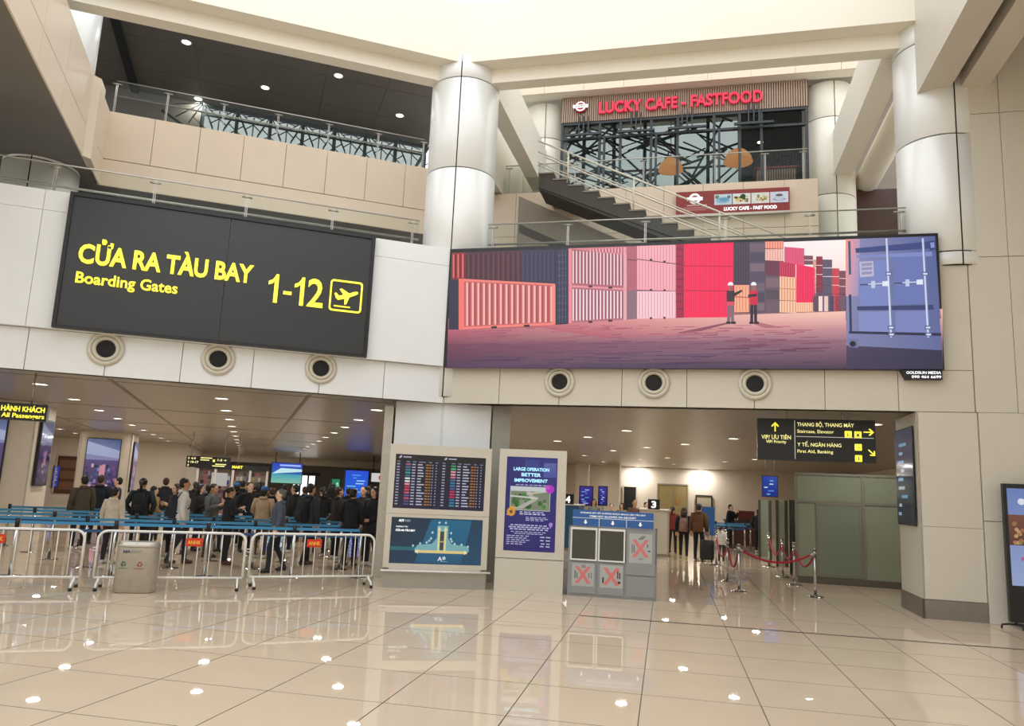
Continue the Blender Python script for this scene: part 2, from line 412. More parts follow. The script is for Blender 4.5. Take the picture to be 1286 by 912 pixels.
# ---- left upper balcony
l3 = struct(MB().box(-14, .6, 4.03, 9.2, 7.95, 9.5).box(-14, -7.13, -6, 4.03, 7.95, 9.5).build('wall_balcony', dark_ceil, None, ML), 'tan clad upper balcony of the left facade')
sx = [.35+.96*k for k in range(8)]; sx[-1] = 7.1; sx = [-.55]+sx
for k in range(len(sx)-1):
    piece('panel', -sx[k+1]+.005, -sx[k]-.005, 4.0, 4.04, 8.545, 9.66, tan_panel, l3)
piece('panel', -7.1, .55, 4.0, 4.04, 7.92, 8.53, tan_panel, l3)
def side_piece(x, y0, y1, z0, z1, parent, m=tan_panel):
    return MB().box(x-.03, x, y0, y1, z0, z1).build('panel', m, parent)
yy = [-6, -4.4, -2.8, -1.2, .4, 2.35]
for k in range(5):
    side_piece(-7.1, yy[k]+.005, yy[k+1]-.005, 8.545, 9.66, l3); side_piece(-7.1, yy[k]+.005, yy[k+1]-.005, 7.92, 8.53, l3)
MB().prism([(-7.13, 2.36), (-6.98, 2.5), (-6.98, 3.0), (-7.13, 3.0)], 7.92, 9.66, plane='xy').build('panel', tan_panel, l3)
side_piece(-7.05, 3.0, 4.04, 8.545, 9.66, l3); side_piece(-7.05, 3.0, 4.04, 7.92, 8.53, l3)
# left upper ceiling with downlights
MLc = struct(MB().box(-14, 1.2, 4.2, 9.2, 12.6, 12.75).build('ceiling_left', dark_ceil, None, ML), 'dark panel ceiling over the upper left balcony')
for k in range(9):
    for j in range(3): MB().box(-13.9+1.65*k, -13.9+1.65*k+1.63, 4.21+1.66*j, 4.21+1.66*j+1.64, 12.588, 12.6).build('ceiling_panel', dark_ceil, MLc)
struct(MB().box(-7.55, -7.35, 4.2, 9, 12.5, 12.59).build('trim_12', dark_frame, None, ML), 'dark groove across the upper left ceiling')
# right upper ceiling and cafe bulkhead
struct(MB().box(-1.5, 10, 5.5, 9.3, 13.3, 13.45).build('ceiling_right', cream, None, MR), 'cream ceiling over the cafe level')
bh = struct(MB().box(-.6, 9.3, 5.58, 5.95, 12.62, 15.2).build('wall_bulkhead', cream, None, MR), 'cream bulkhead above the cafe front')
for k in range(9): piece('panel', -.6+1.1*k+.004, -.6+1.1*(k+1)-.004, 5.55, 5.58, 12.62, 15.2, tan_panel, bh)
# cafe terrace front wall (below the cafe) and cafe floor
cf = struct(MB().box(-1.2, 7.5, 5.03, 9.3, 5.75, 9.5).build('wall_terrace', dark_ceil, None, MR), 'tan panel wall under the cafe terrace')
for k in range(9):
    x0 = max(-1.2, -.99+.965*k); x1 = min(7.5, -.99+.965*(k+1))
    piece('panel', x0+.004, x1-.004, 5.0, 5.03, 8.3, 9.5, tan_panel, cf); piece('panel', x0+.004, x1-.004, 5.0, 5.03, 7.1, 8.29, tan_panel, cf)
    piece('panel', x0+.004, x1-.004, 5.0, 5.03, 5.76, 7.09, tan_panel, cf)
struct(MB().box(7.5, 13, 7.5, 7.6, 5.75, 13.3).build('wall_corridor', conc, None, MR), 'grey wall at the end of the upper corridor')
struct(MB().box(8.55, 9.8, 6.9, 7.45, 5.76, 9.9).build('wall_brown', brown_wall, None, MR), 'brown panel wall behind the right column')
# outer glazing frames, some standing in for reflections in glass
def lattice(M, x0, x1, y, z0, z1, bays, name, label, fan=True, dense=0):
    o = struct(MB().box(x0, x1, y-.04, y+.04, z0, z0+.08).box(x0, x1, y-.04, y+.04, z1-.1, z1).build(name, truss, None, M), label)
    bw = (x1-x0)/bays
    for k in range(bays+1):
        MB().box(x0+k*bw-.05, x0+k*bw+.05, y-.06, y+.06, z0, z1).build('mullion', truss, o)
    for k in range(bays):
        xa = x0+k*bw; MB().box(xa+.05, xa+bw-.05, y+.03, y+.04, z0+.08, z1-.1).build('pane', g_far, o)
        MB().box(xa, xa+bw, y-.03, y+.03, z0+(z1-z0)*.55, z0+(z1-z0)*.55+.05).build('transom', truss, o)
        if fan:
            for zf in (.30, .72, .88): MB().box(xa, xa+bw, y-.05, y+.0, z0+(z1-z0)*zf, z0+(z1-z0)*zf+.05).build('transom', truss, o)
            for hz_, sg in ((z0+(z1-z0)*.62, 1), (z1-.12, -1)):
                hub = Vector((xa+bw*(.5 if sg > 0 else 0), y-.3, hz_))
                for q in range(7):
                    an = math.pi*(.08+.84*q/6); l = (.62 if q % 2 else .5)*bw*1.1+.25
                    MB().tube([hub, hub+Vector((math.cos(an)*l, 0, sg*math.sin(an)*l))], .017, 6).build('strut', truss, o)
        for q in range(dense):
            a = (random.uniform(xa-.2, xa+bw+.2), y-random.uniform(.25, .9), random.uniform(z0+.3, z1-.3)); an = random.choice((.45, -.5, .75, -.8, .3, -.35, 1.1)); l = random.uniform(.5, 1.2)
            l = min(l, (z1-.05-a[2])/abs(math.sin(an)), (a[2]-z0-.1)/abs(math.sin(an)))
            MB().tube([(a[0]-l*math.cos(an), a[1], a[2]-l*math.sin(an)), (a[0]+l*math.cos(an), a[1], a[2]+l*math.sin(an))], random.uniform(.018, .04), 6).build('strut', truss, o)
    return o
lattice(ML, -5.6, 1.1, 9.0, 9.5, 12.6, 7, 'window_1', 'outer glazing with dark fan shaped steel trusses, upper left', dense=1)
struct(MB().box(-14, -5.6, 8.95, 9.2, 9.5, 12.6).build('wall_far_left', dark_ceil, None, ML), 'dark wall left of the upper glazing')
lattice(ML, -3.2, 1.1, 9.05, 5.75, 7.95, 4, 'added_window_2', 'added glazing standing in for truss reflections behind the lower left gallery')  # added glazing, built where the glass mirrors truss arcs
struct(MB().box(-14, -3.2, 9.0, 9.2, 5.75, 7.95).build('wall_gallery', dark_ceil, None, ML), 'dark wall at the back of the lower left gallery')
lattice(MR, .2, 5.9, 8.8, 9.5, 13.3, 6, 'added_window_3', 'added glazing with crossing steel trusses standing in for reflections in the cafe glass', fan=False, dense=15)  # lattice added behind the panes in place of trusses mirrored in them
struct(MB().box(5.9, 8.6, 8.3, 8.75, 9.51, 13.29).build('wall_cafe', mat('cafe_dark_wall', '#3c4242', .7), None, MR), 'dark wall inside the cafe')

# ---- hall under the galleries
def P2(M, x, y): q = M @ Vector((x, y, 0)); return (q.x, q.y)
poly = [P2(ML, -16, .3), P2(ML, 0, .3), P2(MR, .1, .3), P2(MR, 13, .3), P2(MR, 13, 36), P2(MR, 13, 62), P2(ML, 34, 60.2), P2(ML, -16, 60.2)]
ch = MB(); ch.prism(poly, 3.36, 3.42, plane='xy')
I = ML.inverted(); ch.v = [tuple(I @ Vector(q)) for q in ch.v]
ceil = struct(ch.build('ceiling_hall', slat_ceiling, None, ML), 'brushed metal slat ceiling of the departure hall')
for x, y0, y1 in ((-5.9, .5, 40), (-2.4, .5, 40), (-9.2, .5, 40)):
    MB().box(x-.04, x+.04, y0, y1, 3.352, 3.362).build('groove', joint, ceil)
for y in (1.5, 7.7, 14, 20.3, 26.6):
    MB().box(-15, -.3, y-.02, y+.02, 3.352, 3.362).build('groove', joint, ceil)
struct(MB().box(-14, 1.0, .03, .36, 3.3, 3.36).build('trim_13', warm_panel, None, ML))
struct(MB().box(-.4, 8.25, .03, .36, 3.3, 3.36).build('trim_14', warm_panel, None, MR))
# column cladding box under the corner
pc = struct(MB().box(-.88, .9, .12, 1.5, 0, 3.3).build('wall_pier', white_panel, None, MV), 'white clad pier under the corner column')
for x0, x1 in ((-.9, -.02), (.02, .92)): piece('panel', x0, x1, .09, .12, 2.3, 3.29, white_panel, pc)
MB().box(-1.12, -.95, .2, 1.4, 0, 3.2).build('side_fin', steel, pc)
MB().box(.95, 1.3, .1, 1.3, 0, 3.29).build('side_fin', kick, pc)
# far walls
struct(MB().box(-3.2, 14, 32.5, 32.8, 0, 3.36).build('wall_back', hall_wall, None, MR), 'beige wall at the far end of the right lane')
struct(MB().box(-3.5, -3.2, 13, 70, 0, 3.36).build('wall_divider', hall_wall, None, MR), 'wall dividing the two halves of the hall')
struct(MB().box(13, 13.2, 1.3, 33, 0, 3.36).build('wall_lane', hall_wall, None, MR), 'wall right of the priority lane')
struct(MB().box(-16.2, -16, .5, 60, 0, 3.36).build('wall_hall_left', hall_wall, None, ML), 'left side wall of the departure hall')
struct(MB().box(-16, 34, 60, 60.3, 0, 3.36).build('wall_far_hall', hall_wall, None, ML), 'far end wall of the departure hall')
_xs = surv(233, 600, ML, 31)[0]
struct(MB().box(-16, _xs, 31, 31.2, 0, 3.36).box(_xs-.2, _xs, 31.2, 44, 0, 3.36).build('wall_shop', hall_wall, None, ML), 'beige wall behind the left pillars')
# rest of the atrium behind the viewpoint
struct(MB().box(-20, 18, -12.3, -12, 0, 11.6).build('wall_rear', cream, None, MI), 'cream atrium wall behind the viewpoint')
struct(MB().box(-17.3, -17, -12, 8, 0, 11.6).build('wall_rear_left', cream, None, MI), 'cream atrium wall left of the viewpoint')
struct(MB().box(15.5, 15.8, -12, 12, 0, 11.6).build('wall_rear_right', cream, None, MI), 'cream atrium wall right of the viewpoint')
# a pane-less stair opening edge, upper slab edge over the brown wall
struct(MB().box(0, 9.05, .18, .6, 5.75, 5.9).build('trim_15', warm_panel, None, MR))

# ================================================================== THINGS
# ---- big black gate sign on the left facade
gs = empty('gate_sign', ML, -4.08, -.1, 3.985); tag(gs, 'large black illuminated sign for boarding gates 1-12', 'sign')
x0, x1 = -6.63+4.08, -1.54+4.08; hh = 2.31
mb = MB(); mb.box(x0, x1, -.12, -.0, 0, .05).box(x0, x1, -.12, 0, hh-.06, hh).box(x0, x0+.06, -.12, 0, .05, hh-.06).box(x1-.06, x1, -.12, 0, .05, hh-.06); mb.build('frame', black, gs)
for a, b in ((x0+.06, -.02), (-.012, x1-.06)): MB().box(a, b, -.09, -.01, .05, hh-.06).build('face_panel', sign_black, gs)
def gl(px, py): q = surv(px, py, ML, -.2); return q[0]+4.08, q[1]-3.985
def fit(body, bl, br, tl, m, bold, name='lettering'):
    a = gl(*bl); b = gl(*br); c = gl(*tl); z = (a[1]+b[1])/2
    text(body, a[0], z, b[0]-a[0], c[1]-a[1], -.092, m, gs, name, bold, .03)
fit('CỬA RA TÀU BAY', (97, 332), (317, 355), (99.5, 299), yellow, .028)
fit('Boarding Gates', (93.5, 361), (222, 372), (95.5, 342.5), yellow, .012)
def glyph_one(a, w, h, z): MB().prism([(a+w*x, z+h*q) for x, q in ((.60, 0), (1, 0), (1, 1), (.72, 1), (.6, .9), (.38, .80), (.0, .735), (.0, .615), (.35, .66), (.60, .75))], -.122, -.092).build('numeral', yellow, gs)
dz = gl(343, 380)[1]; dh = gl(346, 344.5)[1]-dz
for p in (336.5, 369.5): q0, q1 = gl(p, 365)[0], gl(p+12.5, 365)[0]; glyph_one(q0, q1-q0, dh, dz)
q0, q1 = gl(355.5, 369)[0], gl(366, 369)[0]; MB().box(q0, q1, -.122, -.092, dz+dh*.33, dz+dh*.44).build('dash', yellow, gs)
q0, q1 = gl(386, 370)[0], gl(406, 370)[0]; text('2', q0, dz, q1-q0, dh*1.01, -.092, yellow, gs, 'numeral', .012, .03)
a = gl(417, 390); b = gl(451.5, 355); cx, cz = (a[0]+b[0])/2, (a[1]+b[1])/2; s = .5*(b[1]-a[1])
ic = MB()
def rr(cx, cz, w, h, r, n=6):
    out = []
    for (sx_, sz_, a0) in ((1, 1, 0), (-1, 1, 90), (-1, -1, 180), (1, -1, 270)):
        for i in range(n+1):
            t = R_(a0+90*i/n); out.append((cx+sx_*(w-r)+r*math.cos(t), cz+sz_*(h-r)+r*math.sin(t)))
    return out
def frame2d(mb, outer, inner, y0, y1, m=0):
    n = len(outer); v = [(x, y0, z) for x, z in outer]+[(x, y0, z) for x, z in inner]+[(x, y1, z) for x, z in outer]+[(x, y1, z) for x, z in inner]
    f = []
    for i in range(n):
        j = (i+1) % n; f += [(i, j, n+j, n+i), (i, 2*n+i, 2*n+j, j), (n+i, n+j, 3*n+j, 3*n+i)]
    mb.add(v, f, m)
frame2d(ic, rr(cx, cz, s, s, s*.2), rr(cx, cz, s*.9, s*.9, s*.14), -.12, -.09)
ic.build('pictogram_border', yellow, gs)
plane_pts = [(-.72, .12), (-.62, .16), (-.42, -.02), (-.15, .08), (-.42, .42), (-.28, .46), (.18, .2), (.55, .36), (.72, .36), (.74, .26), (.62, .16), (.22, -.04), (.06, -.5), (-.06, -.54), (-.08, -.16), (-.46, -.28), (-.6, -.18)]
MB().prism([(cx+x*s, cz+z*s) for x, z in plane_pts], -.12, -.09).build('airplane_pictogram', yellow, gs)
MB().box(cx-.7*s, cx+.3*s, -.12, -.09, cz-.72*s, cz-.65*s).build('runway_line', yellow, gs)

# ---- LED wall on the right facade
lw = empty('led_wall', MR, 4.31, 0, 3.96); tag(lw, 'wide LED advertising screen showing stacked shipping containers', 'screen')
MB().box(-4.31, 4.31, -.14, -.005, 0, 2.33).build('cabinet', black, lw)
def lp(px, py): q = surv(px, py, MR, -.145); return q[0]-4.31, q[1]-3.96
PX = Print()
def PG(pts, c, layer): PX.poly([lp(*p) for p in pts][::-1], c[::-1] if isinstance(c, list) else c, layer)
def QD(x0, y0a, x1, y0b, y1b, y1a, c, layer):              # quad: left x, top-left y, right x, top-right y, bottom-right y, bottom-left y
    PG([(x0, y0a), (x1, y0b), (x1, y1b), (x0, y1a)], c, layer)
# ground and sky
PG([(563, 400), (1184, 388), (1184, 425), (562, 432)], ['#d9707a', '#efb4ae', '#a47787', '#7e3f58'], 1)
PG([(562, 432), (1184, 425), (1184, 463.6), (561, 462.5)], ['#74384f', '#94697a', '#3c2f49', '#452b4b'], 1)
rs = random.Random(77)
for k in range(170):
    x_ = rs.uniform(566, 1010); t_ = rs.uniform(0, 1); y_ = 408+52*t_; l_ = rs.uniform(12, 60)*(.4+t_); x2 = min(1058, x_+l_)
    PG([(x_, y_), (x2, y_-rs.uniform(-.3, 1.4)), (x2, y_+.5), (x_, y_+.9)], mixc(mixc('#c0606c', '#4a3152', min(1, t_*1.25)), rs.choice(['#2a1c34', '#e09a98']), rs.uniform(.02, .09)), 3)
PG([(567.5, 317.5), (1174, 296.5), (1182, 400), (563, 414)], '#4a3447', 1)
PG([(984, 304), (1062, 301), (1062, 362), (984, 345)], ['#f6ecec', '#fdf2ee', '#f9d8cc', '#f4e4e4'], 2)
PG([(640, 405), (1062, 391), (1062, 412), (760, 425)], ['#c8606f', '#f7c4b6', '#c98f93', '#a85568'], 2)
def corr(x0, ya, x1, yb, yc, yd, base, light, dark, n, layer, k=.35):   # corrugated container side with ribs
    QD(x0, ya, x1, yb, yc, yd, base, layer)
    for i in range(n):
        t0 = (i+.2)/n; t1 = (i+.2+k)/n
        f = lambda t, a, b: a+(b-a)*t
        xa, xb = f(t0, x0, x1), f(t1, x0, x1); m = .06
        ta, tb_ = f(t0, ya, yb), f(t1, ya, yb); ba, bb_ = f(t0, yd, yc), f(t1, yd, yc); hgt = ba-ta
        PG([(xa, ta+hgt*m), (xb, tb_+hgt*m), (xb, bb_-hgt*m), (xa, ba-hgt*m)], light, layer+1)
        xc = f(t1+.12/n*3, x0, x1)
        PG([(xb, tb_+hgt*m), (min(xc, x1), tb_+hgt*m), (min(xc, x1), bb_-hgt*m), (xb, bb_-hgt*m)], dark, layer+1)
corr(567.5, 317.5, 655, 315, 356, 351, '#4d2533', '#643440', '#3a1d2a', 14, 2)
corr(567.5, 317.5, 585, 317, 351, 351, '#8c2a35', '#e8605c', '#5a1d2a', 3, 4)
QD(655, 315, 714, 312.5, 405, 357, '#33304a', 3)
corr(655, 315, 698, 313, 356, 356, '#33304a', '#403b58', '#2a2840', 8, 4)
QD(563.5, 352, 577, 352, 414, 414, '#2c2940', 3)
QD(697, 313, 714, 312.5, 407, 408, '#2d2b45', 4)
for i in range(10): QD(700, 320+i*8.6, 711, 319.5+i*8.6, 321+i*8.6, 321.5+i*8.6, '#474563', 5)
for x in (702, 706, 710): QD(x, 314, x+.8, 314, 406, 406, '#55526e', 6)
corr(577, 350.5, 697, 357, 407, 413.5, '#c65c60', '#f6b6ac', '#a5484f', 17, 4)
QD(576, 350, 583, 350.5, 413.5, 414, '#f0756c', 6); QD(693, 357, 697.5, 357.2, 407, 407.5, '#ef8a7c', 6)
PG([(577, 350), (697, 356.4), (697, 358.6), (577, 353)], '#f08074', 6); PG([(577, 411), (697, 405), (697, 408), (577, 414)], '#f08074', 6)
for a, b in ((617, 411), (658, 409)): QD(a, b-1, a+7, b-1.3, b+1.4, b+1.6, '#2a1420', 7)
corr(714, 312, 787, 316, 362, 358, '#b06271', '#f7d8d8', '#8d4a5c', 17, 4)
corr(714, 360, 787, 364, 401.5, 406, '#b3697a', '#fbe6e8', '#8d4a5c', 17, 4)
PG([(714, 312), (787, 309.5), (787, 322), (760, 318)], '#d77a86', 5); corr(740, 313, 787, 310, 319, 316, '#d17080', '#f2b3b8', '#a9566a', 12, 6)
PG([(714, 358), (787, 362), (787, 364.4), (714, 360.6)], '#e58f98', 7); QD(714, 312, 718, 312, 406, 406, '#e88a90', 7); QD(783, 311, 787, 310.8, 402, 402, '#e7a4aa', 7)
for x, y in ((739, 359.5), (764, 361), (739, 404), (764, 402.5)): QD(x, y-1, x+5, y-1, y+1.6, y+1.6, '#3a1c2a', 8)
QD(787, 309.5, 800, 309, 400.5, 401.5, '#b2606f', 4); QD(787, 365, 800, 364.5, 400.5, 401.5, '#8b6877', 5); QD(787, 325, 800, 326.5, 328, 326.5, '#7d3f50', 6)
corr(800, 309, 849, 307.3, 331, 325, '#f0a3ac', '#f7bcc2', '#e08f9b', 13, 4)
corr(800, 326, 849, 332, 365.5, 364, '#f0a0ac', '#f7b6be', '#e08b98', 13, 4)
corr(800, 365.5, 849, 366, 399.5, 400.5, '#f3bcc6', '#fad3d8', '#e2a3b0', 13, 4)
for x, y in ((816, 326), (833, 328.5), (816, 364), (833, 364.5), (816, 399.5), (833, 399)): QD(x, y-1, x+3, y-1, y+1.4, y+1.4, '#3b1c2c', 7)
QD(848, 307, 859, 306.5, 399, 399.5, '#a01642', 4)
for i in range(9): QD(849.5, 312+i*9.4, 857.5, 312+i*9.4, 314+i*9.4, 314+i*9.4, '#7c1034', 5)
corr(859, 306.5, 921, 304.5, 398.5, 399, '#f4174f', '#fb2a60', '#e01048', 26, 4, .3)
for y in (333.5, 364.5): QD(859, y, 921, y+.6, y+1.6, y+1, '#b90c3c', 7)
QD(921, 304.5, 941, 304, 359, 358, '#3a3147', 4); corr(921, 304.5, 941, 304, 358, 358, '#413448', '#53404f', '#2f2a40', 6, 5)
corr(922, 358, 941, 358, 392, 392.5, '#f2a07e', '#f8b795', '#e08a6c', 5, 5); QD(922, 372, 941, 373, 374.5, 373.5, '#c06a52', 8)
QD(941, 304, 961, 303.3, 393, 393.5, '#55495f', 5)
for i in range(7): QD(942, 306+i*12.4, 960, 306+i*12.4, 316+i*12.4, 316+i*12.4, ['#6d5a6a', '#4a4058', '#7a626e', '#54465c'][i % 4], 6)
corr(961, 303.5, 984, 303, 312, 312, '#f59078', '#fbb09a', '#dd7260', 7, 6); corr(961, 313, 984, 312.5, 328, 327, '#f2b0a0', '#f8cabc', '#d99a8c', 7, 6)
QD(961, 328, 979, 328, 347, 346, '#6a3245', 7); corr(979, 328, 999, 332, 348, 347, '#c52a50', '#d84062', '#a81c42', 7, 8)
QD(961, 346, 979, 347, 393, 393.3, '#66505f', 7)
for i in range(3): QD(962, 349+i*15, 978, 349.5+i*15, 361+i*15, 361+i*15, ['#7c626c', '#54454f', '#6b5560'][i], 8)
for i in range(3): corr(979, 347+i*15.4, 1000, 348.6+i*15, 363+i*15, 362+i*15.2, ['#f5b793', '#f0a985', '#f7c39f'][i], '#fbd0b2', '#d98f6e', 6, 8)
corr(985, 310, 1010, 312, 334, 330, '#e34b72', '#ea6a8a', '#c9355e', 10, 5); corr(1000, 332, 1023, 336, 380, 380, '#f11d56', '#f93a6c', '#d80f48', 9, 6)
corr(1000, 380, 1023, 380, 391.5, 392, '#f5b895', '#fbd0b2', '#e39d78', 8, 6)
cl = ['#7a4a5a', '#c9404f', '#e5d8d6', '#4a4258', '#a58a8f', '#8b2f44', '#d9a08f', '#5d5468']
k = 0
for x0_, x1_, yt, yb, n in ((1010, 1021, 321, 333, 2), (1021, 1025, 326, 380, 5), (1025, 1033, 322, 391, 6), (1033, 1045, 326, 391, 6), (1045, 1054, 337, 391, 5), (1054, 1062, 340, 390, 5), (1021, 1034, 362, 391, 2)):
    for i in range(n):
        y = yt+(yb-yt)*i/n; QD(x0_, y, x1_, y+.2, y+(yb-yt)/n-.6, y+(yb-yt)/n-.6, cl[(k*3+i*5) % 8], 6); k += 1
for i in range(6): QD(1021+i*7, 372, 1026+i*7, 372, 391, 391, ['#5c4a5b', '#f0d9d0', '#e8c7bd', '#46405a', '#8f3b4c', '#6c5563'][i], 8)
# big blue container doors at the right
PG([(1062, 300.5), (1174.3, 296.6), (1182.5, 440), (1063, 434)], ['#8c88b0', '#4f5f96', '#5c6698', '#7a7fa8'], 9)
PG([(1062, 300.5), (1080, 300), (1078, 372), (1062, 372)], ['#f19a88', '#b294b4', '#9a8cb8', '#d79aa6'], 10)
PG([(1063, 434), (1183, 440), (1183.5, 463.6), (1063, 463.6)], ['#453a56', '#2b2a44', '#2a2740', '#3a3150'], 10)
PG([(1074, 312), (1170, 303), (1171, 312), (1075, 318)], '#35437c', 11); PG([(1075, 321), (1170, 316), (1171, 322), (1076, 324)], '#7a88c2', 11)
PG([(1078, 328), (1116, 326), (1120, 384), (1080, 384)], '#7684be', 11); PG([(1122, 324), (1160, 322), (1164, 382), (1124, 382)], '#6674b0', 11)
PG([(1076, 385), (1172, 383), (1173, 389), (1077, 390)], '#313b6c', 11); PG([(1078, 392), (1118, 391), (1121, 418), (1079, 416)], '#8089c0', 11); PG([(1124, 391), (1166, 390), (1168, 419), (1125, 418)], '#7780b8', 11)
PG([(1066, 416), (1182, 418.5), (1182, 422), (1066, 419)], '#1f2440', 12); PG([(1066, 370), (1069, 370), (1070, 416), (1067, 416)], '#2a2f50', 12); PG([(1065, 303), (1068, 303), (1069, 345), (1066, 345)], '#4c4a74', 12)
for xa, xb in ((1112, 1118), (1157.5, 1164.5)):
    PG([(xa, 299.5), (xa+3.2, 299.3), (xb+3.2, 424), (xb, 424)], ['#c6cfe6', '#c6cfe6', '#cfd6ea', '#cfd6ea'], 13); PG([(xa+2.2, 299.3), (xa+3.2, 299.3), (xb+3.2, 424), (xb+2.2, 424)], '#6a76a6', 14)
    for t in (.36, .9, .97):
        xm = xa+(xb-xa)*t; ym = 299+125*t; PG([(xm-2.5, ym-2.5), (xm+6, ym-2.5), (xm+6, ym+2.5), (xm-2.5, ym+2.5)], '#55608f', 15); PG([(xm-1, ym-1), (xm+4.4, ym-1), (xm+4.4, ym+1.2), (xm-1, ym+1.2)], '#d5dcf0', 16)
for xa, y in ((1080, 357), (1123, 355)):
    PG([(xa, y), (xa+33, y-1.5), (xa+33, y+1), (xa, y+1.6)], '#39426e', 13); PG([(xa+10, y-.4), (xa+34, y-1.6), (xa+34, y), (xa+10, y+.8)], '#cdd5ec', 14)
    PG([(xa+14, y-4), (xa+19, y-4), (xa+19, y+5), (xa+14, y+5)], '#bfc8e2', 15); PG([(xa+28, y-3.5), (xa+36, y-4), (xa+36, y+2.5), (xa+28, y+2.5)], '#dfe5f4', 15)
PG([(1079, 329), (1096.5, 328), (1097.5, 347), (1080, 348.5)], '#b9b4cc', 14)
for i in range(3): PG([(1082, 331+i*5.4), (1095, 330+i*5.4), (1095, 333.4+i*5.4), (1082, 334.4+i*5.4)], '#8d8cb4', 15)
PG([(1064, 425), (1078, 426), (1078, 437), (1066, 436)], '#6d6f9c', 13); PX.disc(*lp(1071, 432), .05, '#14141f', 14)
PG([(1167, 303), (1174, 302), (1174.6, 314), (1168, 315)], '#2f3c74', 13); PG([(1168, 305), (1173, 304.4), (1173.6, 311), (1169, 311.6)], '#8793ca', 14)
# two workers with hard hats and their shadows
PG([(913, 405), (921, 405), (880, 416), (850, 418)], '#8a4a5c', 9); PG([(941, 405), (953, 405), (985, 412), (960, 412)], '#b06a72', 9)
def worker(x, y, s, vest, arm, trousers):
    P_ = lambda pts, c, l: PG([(x+a*s, y+b*s) for a, b in pts], c, l)
    P_([(-4, 24), (-.4, 24), (-.6, 48), (-4.4, 48)], trousers, 10); P_([(.2, 24), (4, 24), (4.4, 48), (.6, 48)], trousers, 10)
    P_([(-5.5, 47), (0, 47), (0, 50), (-5.5, 50)], '#1b1420', 11); P_([(.6, 47), (6.5, 47), (6.5, 50), (.6, 50)], '#1b1420', 11)
    P_([(-5, 8), (5, 8), (5, 26), (-5, 26)], vest, 11); P_([(-2.6, 2), (2.6, 2), (2.2, 8.4), (-2.2, 8.4)], '#9a6358', 12)
    PX.poly([lp(x+math.cos(t)*3.6*s, y+1.5*s-math.sin(t)*4.4*s) for t in [math.pi*i/8 for i in range(9)]], '#f2f0f2', 13)
    P_(arm, '#2a1c2c', 13)
worker(917.5, 357, 1.0, '#3a2634', [(2, 12), (14, 7), (15, 9), (4, 16)], '#7c6270')
worker(946.5, 357, 1.0, '#d01c40', [(-7, 13), (4, 12), (4, 15), (-7, 17)], '#1e1e33')
PG([(912.5, 379), (922.5, 379), (922, 384), (913, 384)], '#d84a62', 12)
PX.build('picture', pr_emit, lw, -.1415)
gt = empty('media_tag', MR, 8.28, -.07, 3.80); tag(gt, 'small black media contact plate under the LED screen', 'sign')
MB().prism([(-.31, .155), (-.24, 0), (.31, 0), (.31, .155)], -.05, .06).build('plate', black, gt)
text('GOLDSUN MEDIA', -.23, .09, .52, .045, -.051, white_lit, gt, bold=.01); text('090 464 6699', -.15, .02, .44, .045, -.051, white_lit, gt, bold=.01)

# ---- round air nozzles on both fascias
def nozzle(M, x, z, label):
    o = empty('air_nozzle', M, x, 0, z); tag(o, label, 'air vent', 'round air nozzles on the facade')
    MB().lathe([(.285, -.004), (.285, -.03), (.25, -.05), (.222, -.045), (.215, -.02)], 36, axis='y').build('flange', duct_m, o)
    MB().lathe([(.215, -.02), (.205, -.045), (.175, -.06), (.15, -.03), (.145, -.006)], 36, axis='y').build('cone', duct_m, o)
    MB().lathe([(.148, -.012), (.12, -.02), (.0, -.024)], 28, axis='y').build('throat', joint_black, o)
    return o
for x, d in ((-5.83, 'leftmost of the nozzles, below the left end of the gate sign'), (-4.07, 'below the middle of the gate sign'), (-2.32, 'below the right end of the gate sign')):
    nozzle(ML, x, 3.735, 'round cream air nozzle '+d)
for x, d in ((2.23, 'first from the corner under the LED screen'), (3.94, 'middle one under the LED screen'), (5.67, 'nearest the hanging priority sign')):
    nozzle(MR, x, 3.715, 'round cream air nozzle '+d)

# ---- glass balustrades
def balustrade(M, posts, y, z0, ztop, zmid, name, label, group, over=.0, gap=.03, top=True):
    o = empty(name, M, posts[0], y, z0); tag(o, label, 'railing', group); X = posts[0]
    h = ztop-z0
    for p in posts:
        mb = MB().box(p-X-.02, p-X-.008, .03, .07, 0, h-.04).box(p-X+.008, p-X+.02, .03, .07, 0, h-.04); po = mb.build('post', steel, o)
        MB().tube([(p-X-.09, .03, h-.06), (p-X+.09, .03, h-.06)], .018, 8).build('clamp', steel, po)
    for a, b in zip(posts[:-1], posts[1:]):
        MB().box(a-X+gap, b-X-gap, -.006, .006, .05, h).build('glass_pane', g_rail, o)
    if over:
        MB().box(posts[0]-X-over, posts[0]-X-gap, -.006, .006, .05, h).build('glass_pane', g_rail, o)
        MB().box(posts[-1]-X+gap, posts[-1]-X+over, -.006, .006, .05, h).build('glass_pane', g_rail, o)
    if top: MB().tube([(posts[0]-X-over, .0, h), (posts[-1]-X+over, .0, h)], .014, 8).build('top_rail', steel, o)
    if zmid: MB().tube([(posts[0]-X-over, .06, zmid-z0), (posts[-1]-X+over, .06, zmid-z0)], .022, 8).build('mid_rail', steel, o)
    return o
grp = 'glass balustrades of the galleries'
balustrade(ML, [-13.2, -11.64, -10.08, -8.52, -6.97, -5.42, -3.88, -2.33, -.79], .12, 5.76, 6.85, 6.48, 'glass_railing', 'glass balustrade with steel posts above the black gate sign', grp, .13)
balustrade(MR, [.72, 2.23, 3.72, 5.19, 6.66, 8.15], .3, 5.91, 6.92, 6.52, 'glass_railing', 'glass balustrade with steel posts above the LED screen', grp, .1)
balustrade(ML, [-7.0, -5.93, -4.71, -3.48, -2.28, -1.06, .1], 4.1, 9.5, 10.45, 10.12, 'glass_railing', 'glass balustrade on the upper left balcony', grp)
